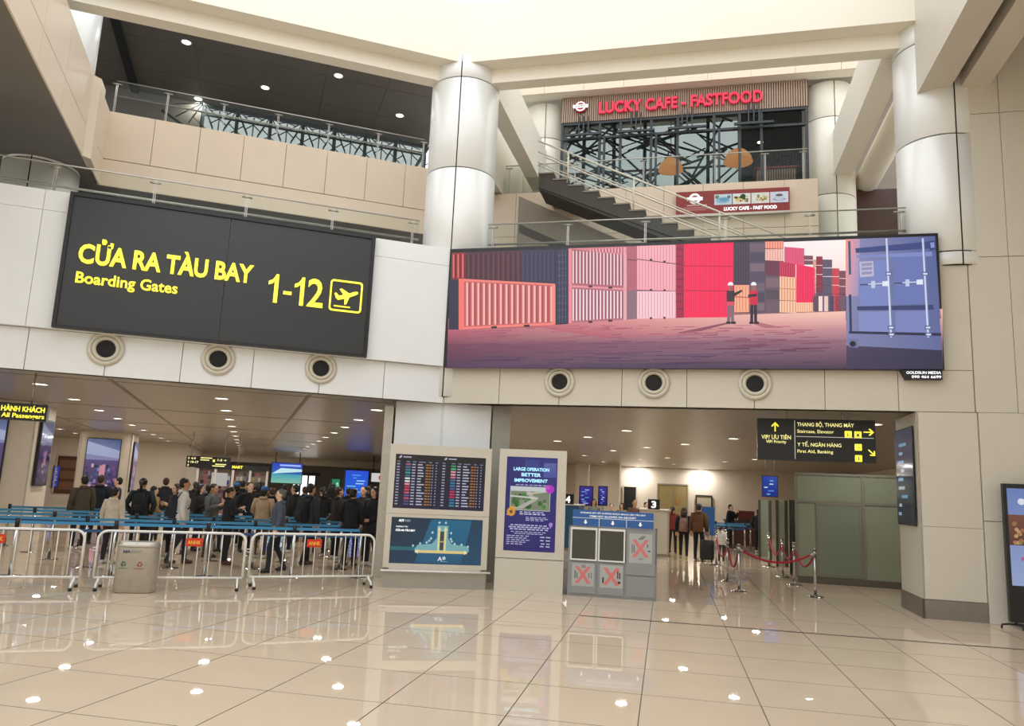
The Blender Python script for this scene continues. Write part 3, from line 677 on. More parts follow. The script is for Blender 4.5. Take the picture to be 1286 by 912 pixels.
balustrade(MR, [-.3, 1.5, 3.3, 5.1, 6.3, 7.2], 5.15, 9.5, 10.35, None, 'glass_railing', 'glass balustrade on the cafe terrace', grp, .1)

# ---- stair to the cafe
st = empty('staircase', MR, 8.2, 3.0, 5.76); tag(st, 'dark stair with pale railing climbing left to the cafe', 'staircase')
RISE, RUN, NS = .17, .3595, 20
for k in range(NS):
    xa = -RUN*k; z1 = RISE*(k+1)
    MB().box(xa-RUN-.02, xa, 0, 1.0, z1-.03, z1).build('tread', conc, st)
    MB().box(xa-.03, xa-.005, .01, .99, z1-RISE, z1-.03).build('riser', stair_dark, st)
n = NS; lo = [(0, 0)]
for k in range(NS): lo += [(-RUN*k, RISE*(k+1)-.03), (-RUN*(k+1), RISE*(k+1)-.03)]
poly = lo+[(-RUN*NS, RISE*NS-.36), (-.1, -.0)]
for y in (.02, .9): MB().prism(poly, y, y+.07).build('stringer', stair_dark, st)
MB().prism([(-.6, .03), (-RUN*NS, RISE*NS-.40), (-RUN*NS, RISE*NS-.33), (-.5, .1)], .05, .95).build('soffit', stair_dark, st)
sl = RISE/RUN
for zo, r in ((.80, .022), (.52, .014), (.26, .014), (.18, .014)):
    MB().tube([(.2, .03, zo-.09), (-RUN*NS-.05, .03, zo+sl*RUN*NS+.024)], r, 8).build('handrail', rail_cream, st)
    if zo > .5: MB().tube([(.2, .97, zo-.09), (-RUN*NS-.05, .97, zo+sl*RUN*NS+.024)], r, 8).build('handrail', rail_cream, st)
for x in (-.9, -3.05, -4.95, -6.5):
    MB().tube([(x, .03, -x*sl+.05), (x, .03, -x*sl+.8)], .022, 8).build('baluster', rail_cream, st)
MB().box(-RUN*NS, -RUN*NS+.9, 1.0, 1.6, RISE*NS-.15, RISE*NS).build('landing', conc, st)
for k in range(2): MB().box(-RUN*NS, -RUN*NS+.9, 1.6+.2*k, 1.8+.2*k, RISE*NS-.15, RISE*(NS+k+1)).build('tread', conc, st)
sp = struct(MB().prism([(.3, 5.76), (7.0, 5.76), (.3, 9.0)], 3.98, 4.08).build('wall_stair', conc, None, MR), 'grey spandrel wall under the stair')
MB().prism([(.35, 8.25), (.35, 8.05), (4.9, 5.9), (5.3, 5.9)], 3.95, 3.99).build('skirting_line', stair_dark, sp)

# ---- cafe front: slat fascia, logo, letters, glazed front with dark frames
cw = empty('glazed_shopfront', MR, .98, 5.9, 9.5); tag(cw, 'dark framed glass cafe front on the upper level', 'shopfront')
wc = 6.42
nm = [0, 1.05, 1.62, 2.45, 3.15, 4.1, 4.75, 5.3, wc]
for k in range(len(nm)):
    MB().box(nm[k]-.035, nm[k]+.035, .02, .1, 0, 2.36).build('mullion', dark_frame, cw)
for k in range(len(nm)-1): MB().box(nm[k]+.035, nm[k+1]-.035, .055, .065, .05, 2.3).build('pane', g_win, cw)
MB().box(0, wc, .01, .11, 2.3, 2.365).build('head_frame', dark_frame, cw); MB().box(0, wc, .01, .11, 1.86, 1.92).build('transom', dark_frame, cw); MB().box(0, wc, .01, .11, 0, .06).build('sill_frame', dark_frame, cw)
for k in (1, 3, 5): MB().box(nm[k]+.1, nm[k]+.16, .0, .1, 0, 1.86).build('mullion', dark_frame, cw)
sf = empty('slat_fascia', MR, .98, 5.9, 11.87); tag(sf, 'brown vertical slat fascia above the cafe windows', 'fascia')
MB().box(-.05, wc+.05, .03, .12, 0, .745).build('backing', slat_back, sf)
ns = 108; s0 = None
for k in range(ns):
    if s0 is None: s0 = MB().box(-.019, .019, -.02, .03, 0, .745).build('slat', slat_wood, sf); q = s0
    else: q = s0.copy(); COL.objects.link(q)
    q.location = (-.03+(wc+.06)*(k+.5)/ns, 0, 0)
ls = empty('cafe_letters', MR, .98, 5.84, 11.87); tag(ls, 'red channel letters naming the cafe on the slat fascia', 'sign')
cl_ = lambda x, y: (lambda q: (q[0]-.98, q[1]-11.87))(surv(x, y, MR, 5.85))
a = cl_(752, 142.5); b = cl_(958, 130); c = cl_(752, 128)
text('LUCKY CAFE - FASTFOOD', a[0], (a[1]+b[1])/2, b[0]-a[0], c[1]-a[1], .0, red_letters, ls, 'letters', .03, .05)
lg = empty('cafe_logo', MR, .98, 5.84, 11.87); tag(lg, 'round white and red logo plate left of the cafe letters', 'sign')
cx, cz = cl_(729.5, 135); r = .17
MB().lathe([(0, -.05), (r, -.05), (r, .02), (0, .02)], 28, (cx, 0, cz), 'y').build('disc', mat('logo_red', '#b01c30', .4), lg)
MB().lathe([(r*.86, -.056), (r*.86, -.06), (r*.62, -.06), (r*.62, -.056)], 28, (cx, 0, cz), 'y').build('ring', white_ink, lg)
MB().box(cx-.21, cx+.21, -.075, -.03, cz-.045, cz+.045).build('bar', white_ink, lg)
text('LUCKY', cx, cz-.025, .26, .05, -.076, mat('ink_navy', '#2a3350', .5), lg, align='C', bold=.02)
# bracket frames over the windows
for i, x in enumerate((.62, 2.05, 3.4, 5.1)):
    o = empty('lamp_bracket', MR, .98+x, 5.76, 11.42); tag(o, 'dark three bar lamp bracket on the cafe front, number %s from the left' % ('first', 'second', 'third', 'fourth')[i], 'bracket', 'lamp brackets on the cafe front')
    o['label'] = ('leftmost dark three bar bracket hanging over the cafe windows', 'second dark three bar bracket from the cafe logo', 'third dark three bar bracket from the cafe logo', 'rightmost dark three bar bracket hanging over the cafe windows')[i]
    for k in (-1, 0, 1): MB().box(k*.13-.018, k*.13+.018, 0, .04, 0, .55).build('bar', dark_frame, o)
    MB().box(-.5, .5, -.03, .03, -.02, .04).build('crossbar', dark_frame, o)
# woven pendant lamps and a slatted counter inside the cafe
def pendant(x, y, z, r, label):
    o = empty('pendant_lamp', MR, x, y, z); tag(o, label, 'lamp', 'woven pendant lamps in the cafe')
    wm = mat('woven_shade', '#c98a52', .7, emit='#e8a060', es=.5, var=.15, scale=20)
    MB().lathe([(.05, .36), (r*.5, .33), (r*.85, .18), (r, 0), (r*.97, 0), (r*.8, .17), (r*.45, .3), (.05, .33)], 24).build('shade', wm, o)
    MB().tube([(0, 0, .33), (0, 0, 13.29-z)], .01, 6).build('cord', black, o)
    return o
pendant(3.9, 7.4, 10.95, .36, 'woven orange pendant lamp behind the middle cafe window')
pendant(5.75, 7.2, 11.0, .4, 'woven orange pendant lamp nearer the right cafe windows')
ct = empty('cafe_counter', MR, 6.7, 6.6, 9.502); tag(ct, 'slatted wooden cafe counter behind the terrace glass', 'counter')
MB().box(-.5, .5, .03, .6, 0, 1.0).build('body', slat_back, ct); MB().box(-.55, .55, -.03, .65, 1.0, 1.05).build('counter_top', maroon, ct)
for k in range(16): MB().box(-.49+.0625*k, -.455+.0625*k, 0, .03, .03, .98).build('slat', slat_wood, ct)
cd = empty('ceiling_spotlight', MR, 6.35, 7.3, 11.6); tag(cd, 'small lit spotlight inside the right end of the cafe', 'lamp')
MB().lathe([(.0, .1), (.07, .1), (.09, 0), (.0, 0)], 16).build('head', black, cd); MB().lathe([(.08, -.003), (0, -.012)], 16).build('lens', lamp_em, cd); MB().tube([(0, 0, .1), (0, 0, 1.69)], .012, 6).build('rod', black, cd)

# ---- maroon light box on the terrace wall
mbx = empty('menu_lightbox', MR, 5.48, 4.98, 8.72); tag(mbx, 'maroon menu lightbox with four food pictures on the terrace wall', 'sign')
ml_ = lambda x, y: (lambda q: (q[0]-5.48, q[1]-8.72))(surv(x, y, MR, 4.85))
TL, BR = ml_(849, 241.5), ml_(992, 264); bx0, bx1, bz0, bz1 = TL[0], BR[0], min(BR[1], -.03), TL[1]
MB().box(bx0, bx1, -.12, .0, bz0, bz1).build('case', maroon, mbx)
MB().box(bx0-.03, bx1+.03, -.13, .0, bz0-.04, bz0).build('bottom_rail', beige, mbx)
wd_ = bx1-bx0; hd = bz1-bz0
PR = Print(); fx = lambda t: bx0+wd_*t; fz = lambda t: bz0+hd*t
for i in range(4):
    a, b = fx(.345+.163*i), fx(.345+.163*i+.155); z0_, z1_ = fz(.36), fz(.82)
    PR.rect(a, b, z0_, z1_, ['#cfe2ec', '#eef0ea', '#eceae0', '#dfe3f2'][i], 1)
    w_ = b-a; h_ = z1_-z0_; rnd = random.Random(i)
    if i == 0:
        PR.disc(a+w_*.5, z0_+h_*.42, w_*.4, '#9cc4da', 2, 16, h_*.3); PR.disc(a+w_*.55, z0_+h_*.5, w_*.27, '#6ea9c9', 3, 16, h_*.2); PR.disc(a+w_*.16, z0_+h_*.75, w_*.12, '#6c9a72', 3); PR.disc(a+w_*.83, z0_+h_*.72, w_*.1, '#5d8a8a', 3)
    if i in (1, 2):
        PR.disc(a+w_*.5, z0_+h_*.45, w_*.42, '#f6f3e4', 2, 16, h_*.36)
        for q in range(22): PR.disc(a+w_*(.5+rnd.uniform(-.36, .36)), z0_+h_*(.45+rnd.uniform(-.25, .25)), w_*rnd.uniform(.04, .09), rnd.choice(['#d9b13c', '#6f8f3a', '#b4552c', '#3d5a2c', '#e4d27a'] if i == 1 else ['#d8c98a', '#8fa05a', '#e6dcae', '#b98a4a', '#cfd3a2']), 3+q % 4, 8)
        if i == 1: PR.disc(a+w_*.58, z0_+h_*.7, w_*.16, '#2e4a26', 8)
    if i == 3:
        PR.disc(a+w_*.5, z0_+h_*.3, w_*.38, '#aab4c8', 2, 16, h_*.15); PR.disc(a+w_*.5, z0_+h_*.5, w_*.26, '#cfd6e6', 3, 16, h_*.32); PR.disc(a+w_*.5, z0_+h_*.68, w_*.2, '#6c5c58', 4, 16, h_*.12)
for q in range(3): PR.rect(fx(.07), fx(.31-.02*q), fz(.28-.06*q), fz(.31-.06*q), '#c98a88', 1)
PR.rect(fx(.1), fx(.28), fz(.37), fz(.405), '#e8c9c6', 1)
PR.build('food_pictures', pr_scr, mbx, -.1215)
lr = hd*.24; lx, lz = fx(.17), fz(.67)
MB().lathe([(lr, -.121), (lr, -.128), (lr*.6, -.128), (lr*.6, -.121)], 24, (lx, 0, lz), 'y').build('roundel_ring', white_ink, mbx)
MB().box(lx-lr*1.35, lx+lr*1.35, -.131, -.12, lz-lr*.3, lz+lr*.3).build('roundel_bar', white_ink, mbx)
text('LUCKY CAFE - FAST FOOD', fx(.43), fz(.1), wd_*.46, hd*.15, -.121, white_lit, mbx, bold=.03)
# ---- lights in the upper left ceiling
dl0 = None
def downlight(M, x, y, z, label, group, r, power, col=(1, .955, .89)):
    o = empty('downlight', M, x, y, z); tag(o, label, 'ceiling light', group)
    MB().lathe([(r+.025, 0), (r+.025, -.012), (r, -.012), (r-.008, -.004)], 20).build('trim_ring', white_paint, o)
    MB().lathe([(r-.006, -.004), (0, -.004)], 20).build('diffuser', lamp_em, o)
    if power:
        l = bpy.data.lights.new('lamp', 'AREA'); l.shape = 'DISK'; l.size = 2*r*.9; l.energy = power; l.color = col
        lo_ = bpy.data.objects.new('lamp', l); COL.objects.link(lo_); lo_.parent = o; lo_.location = (0, 0, -.016)
    return o
for i, (px, py, lab) in enumerate(((234, 53, 'bright downlight nearest the ring beam in the dark upper left ceiling'), (333, 110, 'downlight in the dark ceiling above the middle of the balcony'), (425, 95, 'downlight in the dark ceiling close to the ring beam'), (502, 145, 'downlight in the dark ceiling nearest the corner column'), (249, 124, 'downlight in the dark ceiling above the balcony glass'))):
    x, y = survz(px, py, ML, 12.588); downlight(ML, x, y, 12.588, lab, 'downlights in the upper left ceiling', .11, 14)

# ---- flight information kiosk
def frame_of(p0, p1):            # frame with x from p0 to p1 on the floor, y pointing away
    d = Vector((p1[0]-p0[0], p1[1]-p0[1], 0)); a = math.atan2(d.y, d.x)
    return Matrix.Translation((p0[0], p0[1], 0)) @ Matrix.Rotation(a, 4, 'Z'), d.length
MK, wk = frame_of((-2.0, 13.31), (-.30, 13.58))
k1 = empty('information_kiosk', MK); tag(k1, 'white double screen kiosk with flight list above and gate map below', 'kiosk')
MB().box(-.02, wk+.03, .05, .38, 0, 2.40).build('body', kick, k1)
fr_ = MB()
X0, X1 = -.03, wk+.02
for a, b, c, d in ((X0, X1, 2.24, 2.41), (X0, .07, .33, 2.24), (1.64, X1, .33, 2.24), (.07, 1.64, 1.17, 1.32), (.07, 1.64, .30, .40)): fr_.box(a, b, 0, .05, c, d)
fr_.build('front_frame', beige, k1)
MB().box(X0+.01, X1-.01, .01, .05, 0, .26).build('kick_panel', kick, k1)
MB().box(X0, X1, -.002, .0, 1.225, 1.232).build('joint_line', joint, k1)
MB().tube([(X0-.03, -.05, .285), (X1+.06, -.05, .285)], .017, 8).build('guard_rail', white_paint, k1)
for x in (.05, .85, 1.62): MB().tube([(x, -.05, .285), (x, .02, .285)], .012, 6).build('rail_bracket', steel, k1)
sc1 = MB().box(.07, 1.64, .02, .05, 1.32, 2.24).build('screen', black, k1); tag(sc1, 'flight departure list screen')
P = Print(); P.rect(.07, 1.64, 1.32, 2.24, '#141437', 1, '#0f0f24'); P.rect(.07, 1.64, 2.14, 2.24, '#15151c', 2)
rnd = random.Random(3)
for blk in (0, 1):
    bx = .10+.785*blk
    for r in range(16):
        z = 2.11-r*.0485
        if r == 0:
            for a, w in ((0, .05), (.16, .06), (.27, .06), (.37, .12), (.55, .05), (.66, .05)): P.rect(bx+a, bx+a+w, z, z+.014, '#8f93b0', 3)
            continue
        st_ = ('#5a6a9a', '#b05a78', '#4f6aa0', '#2d8a8a', '#3aa0a0', '#33749a', '#e8f0f0', '#e8f0f0', '#f0a0b0', '#d8305a', '#e8406a', '#e0506a', '#5a5a9a', '#d04a78', '#4a4a8a', '#4a4a8a')[r] if not blk else \
              ('#5a6a9a', '#3a9a6a', '#48c07a', '#e8a0a8', '#f0b0b8', '#e07a8a', '#5a6a9a', '#2f7aa8', '#2f7aa8', '#4a5a9a', '#c82a5a', '#d03060', '#c02a58', '#2a7aa0', '#2f80a8', '#2a8a98')[r]
        P.rect(bx, bx+.05, z, z+.02, '#a6aac6', 3); P.rect(bx+.15, bx+.235, z-.004, z+.026, st_, 3)
        P.rect(bx+.26, bx+.32, z, z+.02, '#b6b8d4', 3); P.rect(bx+.36, bx+.36+rnd.uniform(.06, .13), z, z+.02, '#c6c8de', 3)
        P.rect(bx+.50, bx+.545, z, z+.02, '#c07a2a', 3); P.rect(bx+.555, bx+.59, z, z+.02, '#b8742a', 3); P.rect(bx+.61, bx+.625, z, z+.02, '#b4b8d0', 3); P.rect(bx+.67, bx+.69, z, z+.02, '#9aa0c0', 3)
    P.poly([(bx+.02, 2.175), (bx+.06, 2.175), (bx+.08, 2.215), (bx+.05, 2.215)], '#c8ccd8', 3); P.rect(bx+.1, bx+.24, 2.185, 2.205, '#b8bccc', 3)
P.build('picture', pr_scr, sc1, .0195)
sc2 = MB().box(.07, 1.64, .02, .05, .40, 1.17).build('screen', black, k1); tag(sc2, 'teal gate map screen')
P = Print(); P.poly([(.07, .40), (1.64, .40), (1.64, 1.17), (.07, 1.17)], ['#0a3550', '#0a4c6e', '#0b3f5c', '#0a2a3c'], 1)
P.poly([(.5, .42), (1.3, .42), (1.45, 1.15), (.75, 1.15)], ['#0c5a80', '#0c5a80', '#0d6a90', '#0d6a90'], 2)
mx_, mz = .93, .60
P.rect(.07, .5, .62, .68, '#1f6a78', 3); P.poly([(.47, .62), (1.42, .62), (1.42, .68), (1.36, .72), (1.12, .74), (1.05, .84), (1.05, 1.05), (.86, 1.05), (.86, .84), (.78, .74), (.54, .72)], '#7fb8bd', 3)
P.rect(.50, 1.39, .585, .63, '#f2d98c', 4); P.rect(.875, .91, .62, .99, '#f2e3a0', 4); P.rect(.985, 1.02, .62, .99, '#f2e3a0', 4); P.rect(.915, .98, .64, .95, '#3c4a44', 5); P.rect(.915, .98, .77, .79, '#c9b26a', 6)
P.poly([(.49, .607), (.55, .57), (.55, .645)], '#fbf3cc', 5); P.poly([(1.40, .607), (1.34, .57), (1.34, .645)], '#fbf3cc', 5)
P.poly([(.892, 1.04), (.86, .97), (.925, .97)], '#f6ecb4', 5); P.poly([(1.003, 1.04), (.97, .97), (1.035, .97)], '#f6ecb4', 5)
for x, z in ((.89, 1.1), (1.0, 1.1), (.78, .93), (1.1, .93), (.76, .83), (1.1, .83), (.69, .76), (1.17, .75), (.58, .74), (1.29, .74), (.46, .7), (1.4, .71), (.73, .79), (1.12, .79)):
    P.poly([(x-.02, z-.006), (x+.02, z-.006), (x+.02, z+.006), (x-.02, z+.006)], '#d6f4f4', 6); P.poly([(x-.006, z-.022), (x+.006, z-.022), (x+.006, z+.022), (x-.006, z+.022)], '#d6f4f4', 6)
P.poly([(.89, .46), (.91, .46), (.93, .49), (.95, .46), (.97, .46), (.935, .53), (.925, .53)], '#eef6f6', 6); P.disc(1.0, .505, .03, '#c8e0e8', 6); P.rect(.94, 1.06, .445, .452, '#9fc6d0', 6)
P.build('picture', pr_scr, sc2, .0195)
text('ACV', .19, 1.095, .09, .04, .016, white_lit, sc2, slant=.2, bold=.03); text('NIA', .30, 1.095, .09, .04, .016, mat('grey_ink', '#9fb4c0', .5, emit='#8fa6b4', es=.4), sc2, slant=.2)
text('THÔNG TIN', .15, 1.0, .2, .03, .016, white_lit, sc2); text('CỬA RA TÀU BAY', .15, .935, .33, .045, .016, white_lit, sc2, bold=.02)
# ---- portrait poster kiosk
MK2, w2 = frame_of((-.14, 13.54), (1.03, 13.42))
k2 = empty('poster_kiosk', MK2); tag(k2, 'beige portrait kiosk with violet notice poster on its screen', 'kiosk')
MB().box(.02, w2-.02, .05, .33, 0, 2.40).build('body', kick, k2)
fr_ = MB()
for a, b, c, d in ((0, w2, 2.29, 2.42), (0, .13, .56, 2.29), (1.02, w2, .56, 2.29), (.13, 1.02, .56, .68)): fr_.box(a, b, 0, .05, c, d)
fr_.build('front_frame', beige, k2); MB().box(0, w2, 0, .05, .0, .548).build('lower_panel', beige, k2)
sc = MB().box(.13, 1.02, .02, .05, .68, 2.29).build('screen', black, k2); tag(sc, 'violet notice poster')
P = Print(); P.poly([(.13, .68), (1.02, .68), (1.02, 2.29), (.13, 2.29)], ['#1a1166', '#1c1370', '#26287e', '#1e1a72'], 1)
P.rect(.78, 1.0, 1.95, 2.2, '#4a54a4', 2, '#5a66b0'); P.rect(.45, .7, 2.12, 2.25, '#333e90', 2)
P.rect(.21, .91, 1.37, 1.78, '#c3c9c4', 3, '#d6dadb'); P.rect(.22, .90, 1.38, 1.70, '#7f8a72', 4)
gr = random.Random(5)
for q in range(26): P.disc(gr.uniform(.28, .86), gr.uniform(1.42, 1.64), gr.uniform(.02, .06), gr.choice(['#2f6a2a', '#3c8a34', '#55704a', '#274f28', '#8a9a84']), 5+q % 3, 8)
P.poly([(.28, 1.39), (.42, 1.39), (.68, 1.55), (.56, 1.70), (.48, 1.70), (.58, 1.56)], '#b8b6ac', 9); P.poly([(.22, 1.60), (.7, 1.57), (.7, 1.60), (.22, 1.625)], '#d8d4c8', 10); P.poly([(.5, 1.64), (.88, 1.7), (.88, 1.72), (.5, 1.67)], '#d0ccc0', 10)
P.disc(.9, 1.75, .075, '#c026c8', 11); P.disc(.86, 1.78, .04, '#d44ad8', 12); P.disc(.24, 1.34, .075, '#e0a03c', 11); P.disc(.24, 1.34, .03, '#7a4a2a', 12); P.poly([(.16, 1.28), (.28, 1.28), (.32, 1.42), (.22, 1.44)], '#e8ac48', 10)
P.disc(.935, 1.15, .035, '#b48ae0', 11); P.poly([(.905, 1.14), (.935, 1.08), (.965, 1.14)], '#b48ae0', 11)
P.build('picture', pr_scr, sc, .0195)
cyan = mat('cyan_ink', '#a8dcf4', .5, emit='#8fd0f0', es=.8)
for t_, z, w in (('LARGE OPERATION', 2.05, .62), ('BETTER', 1.955, .34), ('IMPROVEMENT', 1.855, .58)): text(t_, .565, z, w, .06, .012, cyan, sc, align='C', bold=.03)
for z, w, x in ((1.335, .45, .6), (1.30, .42, .6), (1.24, .5, .63), (1.205, .44, .61), (1.17, .3, .55)):
    P = None
P = Print()
for z, w, x, h in ((1.80, .55, .58, .014), (1.335, .44, .61, .016), (1.30, .46, .62, .022), (1.25, .36, .68, .012), (1.225, .4, .70, .012), (1.20, .34, .67, .012), (1.11, .64, .56, .02), (1.075, .72, .57, .02), (1.04, .68, .57, .02), (1.0, .62, .56, .012), (.97, .5, .56, .012), (.93, .4, .38, .014), (.895, .36, .36, .014), (.86, .42, .39, .014), (.825, .36, .36, .014), (.79, .3, .33, .014), (.92, .2, .86, .018), (.865, .2, .86, .018), (.81, .18, .87, .018), (.765, .2, .86, .018)):
    n = max(2, int(w/.07)); x_ = x-w/2
    for q in range(n):
        ww = w/n*gr.uniform(.6, .88); P.rect(x_+q*w/n, x_+q*w/n+ww, z, z+h, '#c8c6ec', 1)
P.build('small_print', pr_scr, sc, .0120)
# ---- bin for items not allowed on board
MK3, w3 = frame_of((1.10, 13.35), (2.55, 13.06))
k3 = empty('surrender_cabinet', MK3); tag(k3, 'grey cabinet for items not allowed on aircraft with blue header', 'cabinet')
D = .5
bd = MB(); bd.box(0, w3, .02, D, 0, .58).box(0, .03, .02, D, .58, 1.16).box(w3-.03, w3, .02, D, .58, 1.16).box(0, w3, D-.03, D, .58, 1.16).box(0, w3, .02, D, 1.13, 1.16).box(.485, .515, .02, D, .58, 1.13).box(.965, w3, .02, D, .58, 1.13)
bd.build('body', greyp, k3)
for a, b in ((.035, .485), (.505, .955)):
    q = MB().box(a, b, -.012, .02, 1.10, 1.135).box(a, b, -.012, .02, .59, .615).box(a, a+.025, -.012, .02, .615, 1.10).box(b-.025, b, -.012, .02, .615, 1.10).build('window_frame', white_paint, k3)
    MB().box(a+.025, b-.025, .0, .006, .615, 1.10).build('window_pane', g_clear, q)
    MB().box(a+.01, b-.01, .0, .02, .05, .555).build('door_panel', greyp, k3)
MB().box(.985, w3-.03, .0, .02, .40, 1.115).build('door_panel', greyp, k3); MB().box(.985, w3-.03, .0, .02, .05, .385).build('door_panel', greyp, k3)
hd_ = MB().box(.06, w3-.06, .0, .04, 1.165, 1.43).build('header', blue_header, k3)
text('KHOANG BỎ VẬT KHÔNG ĐƯỢC MANG LÊN TÀU BAY', w3/2, 1.365, 1.1, .042, -.001, white_ink, hd_, align='C', bold=.01); text('ITEMS NOT ALLOWED ON AIRCRAFT', w3/2, 1.315, .78, .032, -.001, white_ink, hd_, align='C', bold=.01)
MB().box(.06, w3-.06, -.003, 0, 1.295, 1.30).build('rule', white_ink, hd_)
for x in (.51, .97): MB().box(x-.003, x+.003, -.003, 0, 1.165, 1.295).build('rule', white_ink, hd_)
for x in (.28, .74, 1.2): MB().prism([(x, 1.195), (x+.035, 1.23), (x+.013, 1.23), (x+.013, 1.265), (x-.013, 1.265), (x-.013, 1.23), (x-.035, 1.23)], -.004, 0).build('arrow', white_ink, hd_)
def notice(x0, z0, w, h, kind):
    P = Print(); P.rect(x0, x0+w, z0, z0+h, '#aeb0ae', 1); cx, cz = x0+w/2, z0+h/2
    kx = random.Random(kind)
    dk = ['#2a2e2c', '#3a2a2a', '#26382c', '#55585a', '#7a2a30']
    for (ox, oz, ww, hh_) in {0: [(-.36, .0, .05, .36), (-.27, -.05, .04, .26), (-.05, .38, .03, .14), (.02, .38, .03, .14), (.09, .38, .03, .14), (.27, -.02, .03, .25), (.38, -.02, .03, .25)],
                             1: [(-.36, -.18, .07, .25), (.28, .12, .06, .4), (.37, .05, .05, .27), (.34, -.25, .12, .1), (-.2, .2, .04, .1)],
                             2: [(-.36, -.02, .03, .3), (-.28, -.02, .03, .25), (.3, .1, .04, .1), (.38, -.08, .1, .04), (-.02, -.36, .03, .06), (.06, -.36, .03, .06)]}[kind]:
        P.rect(cx+ox*w-ww*w/2, cx+ox*w+ww*w/2, cz+oz*h-hh_*h/2, cz+oz*h+hh_*h/2, kx.choice(dk), 2)
    if kind == 2:
        for o_ in (0, .1): P.poly([(cx+(-.1+o_)*w, cz+.3*h), (cx+(-.06+o_)*w, cz+.29*h), (cx+(.12+o_)*w, cz+.42*h), (cx+(.08+o_)*w, cz+.43*h)], '#3a2a2a', 3)
    if kind == 1: P.disc(cx+.36*w, cz-.36*h, .06*w, '#c9b07a', 2)
    r_ = .3*min(w, h)/.8; t = .055
    for s in (1, -1): P.poly([(cx-r_*.75-t*.6, cz-s*r_), (cx-r_*.75+t*.6, cz-s*r_), (cx+r_*.75+t*.6, cz+s*r_), (cx+r_*.75-t*.6, cz+s*r_)][::s], '#d77a78', 5 if s > 0 else 6)
    P.build('notice_print', pr_flat, k3, -.001)
notice(.075, .17, .37, .37, 0); notice(.545, .17, .38, .37, 1); notice(1.02, .60, .38, .48, 2)
# ---- steel waste bin
tb_ = empty('waste_bin', MI, -5.36, 11.60, 0, R_(12)); tag(tb_, 'oval brushed steel waste bin with green and red recycling marks', 'bin')
def oval(rx, ry, z, n=40): return [(math.copysign(abs(math.cos(t))**.55, math.cos(t))*rx, math.copysign(abs(math.sin(t))**.55, math.sin(t))*ry, z) for t in [2*math.pi*i/n for i in range(n)]]
def oloft(mb, rings, cap=True, m=0):
    n = len(rings[0]); b = []
    vs = [p for r in rings for p in r]
    fs = [(i*n+k, i*n+(k+1) % n, (i+1)*n+(k+1) % n, (i+1)*n+k) for i in range(len(rings)-1) for k in range(n)]
    mb.add(vs, fs, m, True)
    if cap: mb.add(rings[0], [tuple(range(n-1, -1, -1))], m); mb.add(rings[-1], [tuple(range(n))], m)
    return mb
oloft(MB(), [oval(.255, .15, 0), oval(.28, .17, .02), oval(.278, .168, .645)]).build('body', steel, tb_)
lid = oloft(MB(), [oval(.272, .162, .645), oval(.285, .175, .652), oval(.285, .175, .665), oval(.255, .15, .72)]).build('lid', steel, tb_)
for x0_, x1_ in ((-.19, -.01), (.01, .19)): MB().prism([(x0_, .676), (x1_, .676), (x1_*.97, .712), (x0_*.97, .712)], -.175, -.155).build('opening_flap', white_paint, lid)
navy = mat('navy_ink', '#24446c', .5); gin = mat('green_ink', '#24724a', .5); rin = mat('red_ink', '#a02a34', .5)
text('NIA', -.17, .565, .1, .04, -.168, navy, tb_, bold=.03)
MB().box(-.055, -.05, -.171, -.168, .565, .605).build('divider', navy, tb_); MB().box(-.04, .08, -.171, -.168, .59, .6).build('small_print', mat('grey_print', '#8f8a80', .6), tb_); MB().box(-.04, .05, -.171, -.168, .57, .58).build('small_print', mat('grey_print', '#8f8a80', .6), tb_)
for x, m_ in ((-.15, gin), (.07, rin)):
    for k in range(3):
        a = R_(90+120*k); q = MB()
        pts = []
        for t in (-48, -30, -10, 10, 30): pts.append((x+.035*math.cos(a+R_(t)), .41+.035*math.sin(a+R_(t))))
        inn = [(x+.02*math.cos(a+R_(t)), .41+.02*math.sin(a+R_(t))) for t in (30, 10, -10, -30, -48)]
        tip = [(x+.043*math.cos(a+R_(30)), .41+.043*math.sin(a+R_(30))), (x+.028*math.cos(a+R_(58)), .41+.028*math.sin(a+R_(58))), (x+.012*math.cos(a+R_(30)), .41+.012*math.sin(a+R_(30)))]
        q.prism(pts+tip+inn, -.172, -.1675).build('recycling_arrow', m_, tb_)
    MB().box(x-.07, x+.07, -.171, -.168, .345, .352).build('caption_line', m_, tb_)
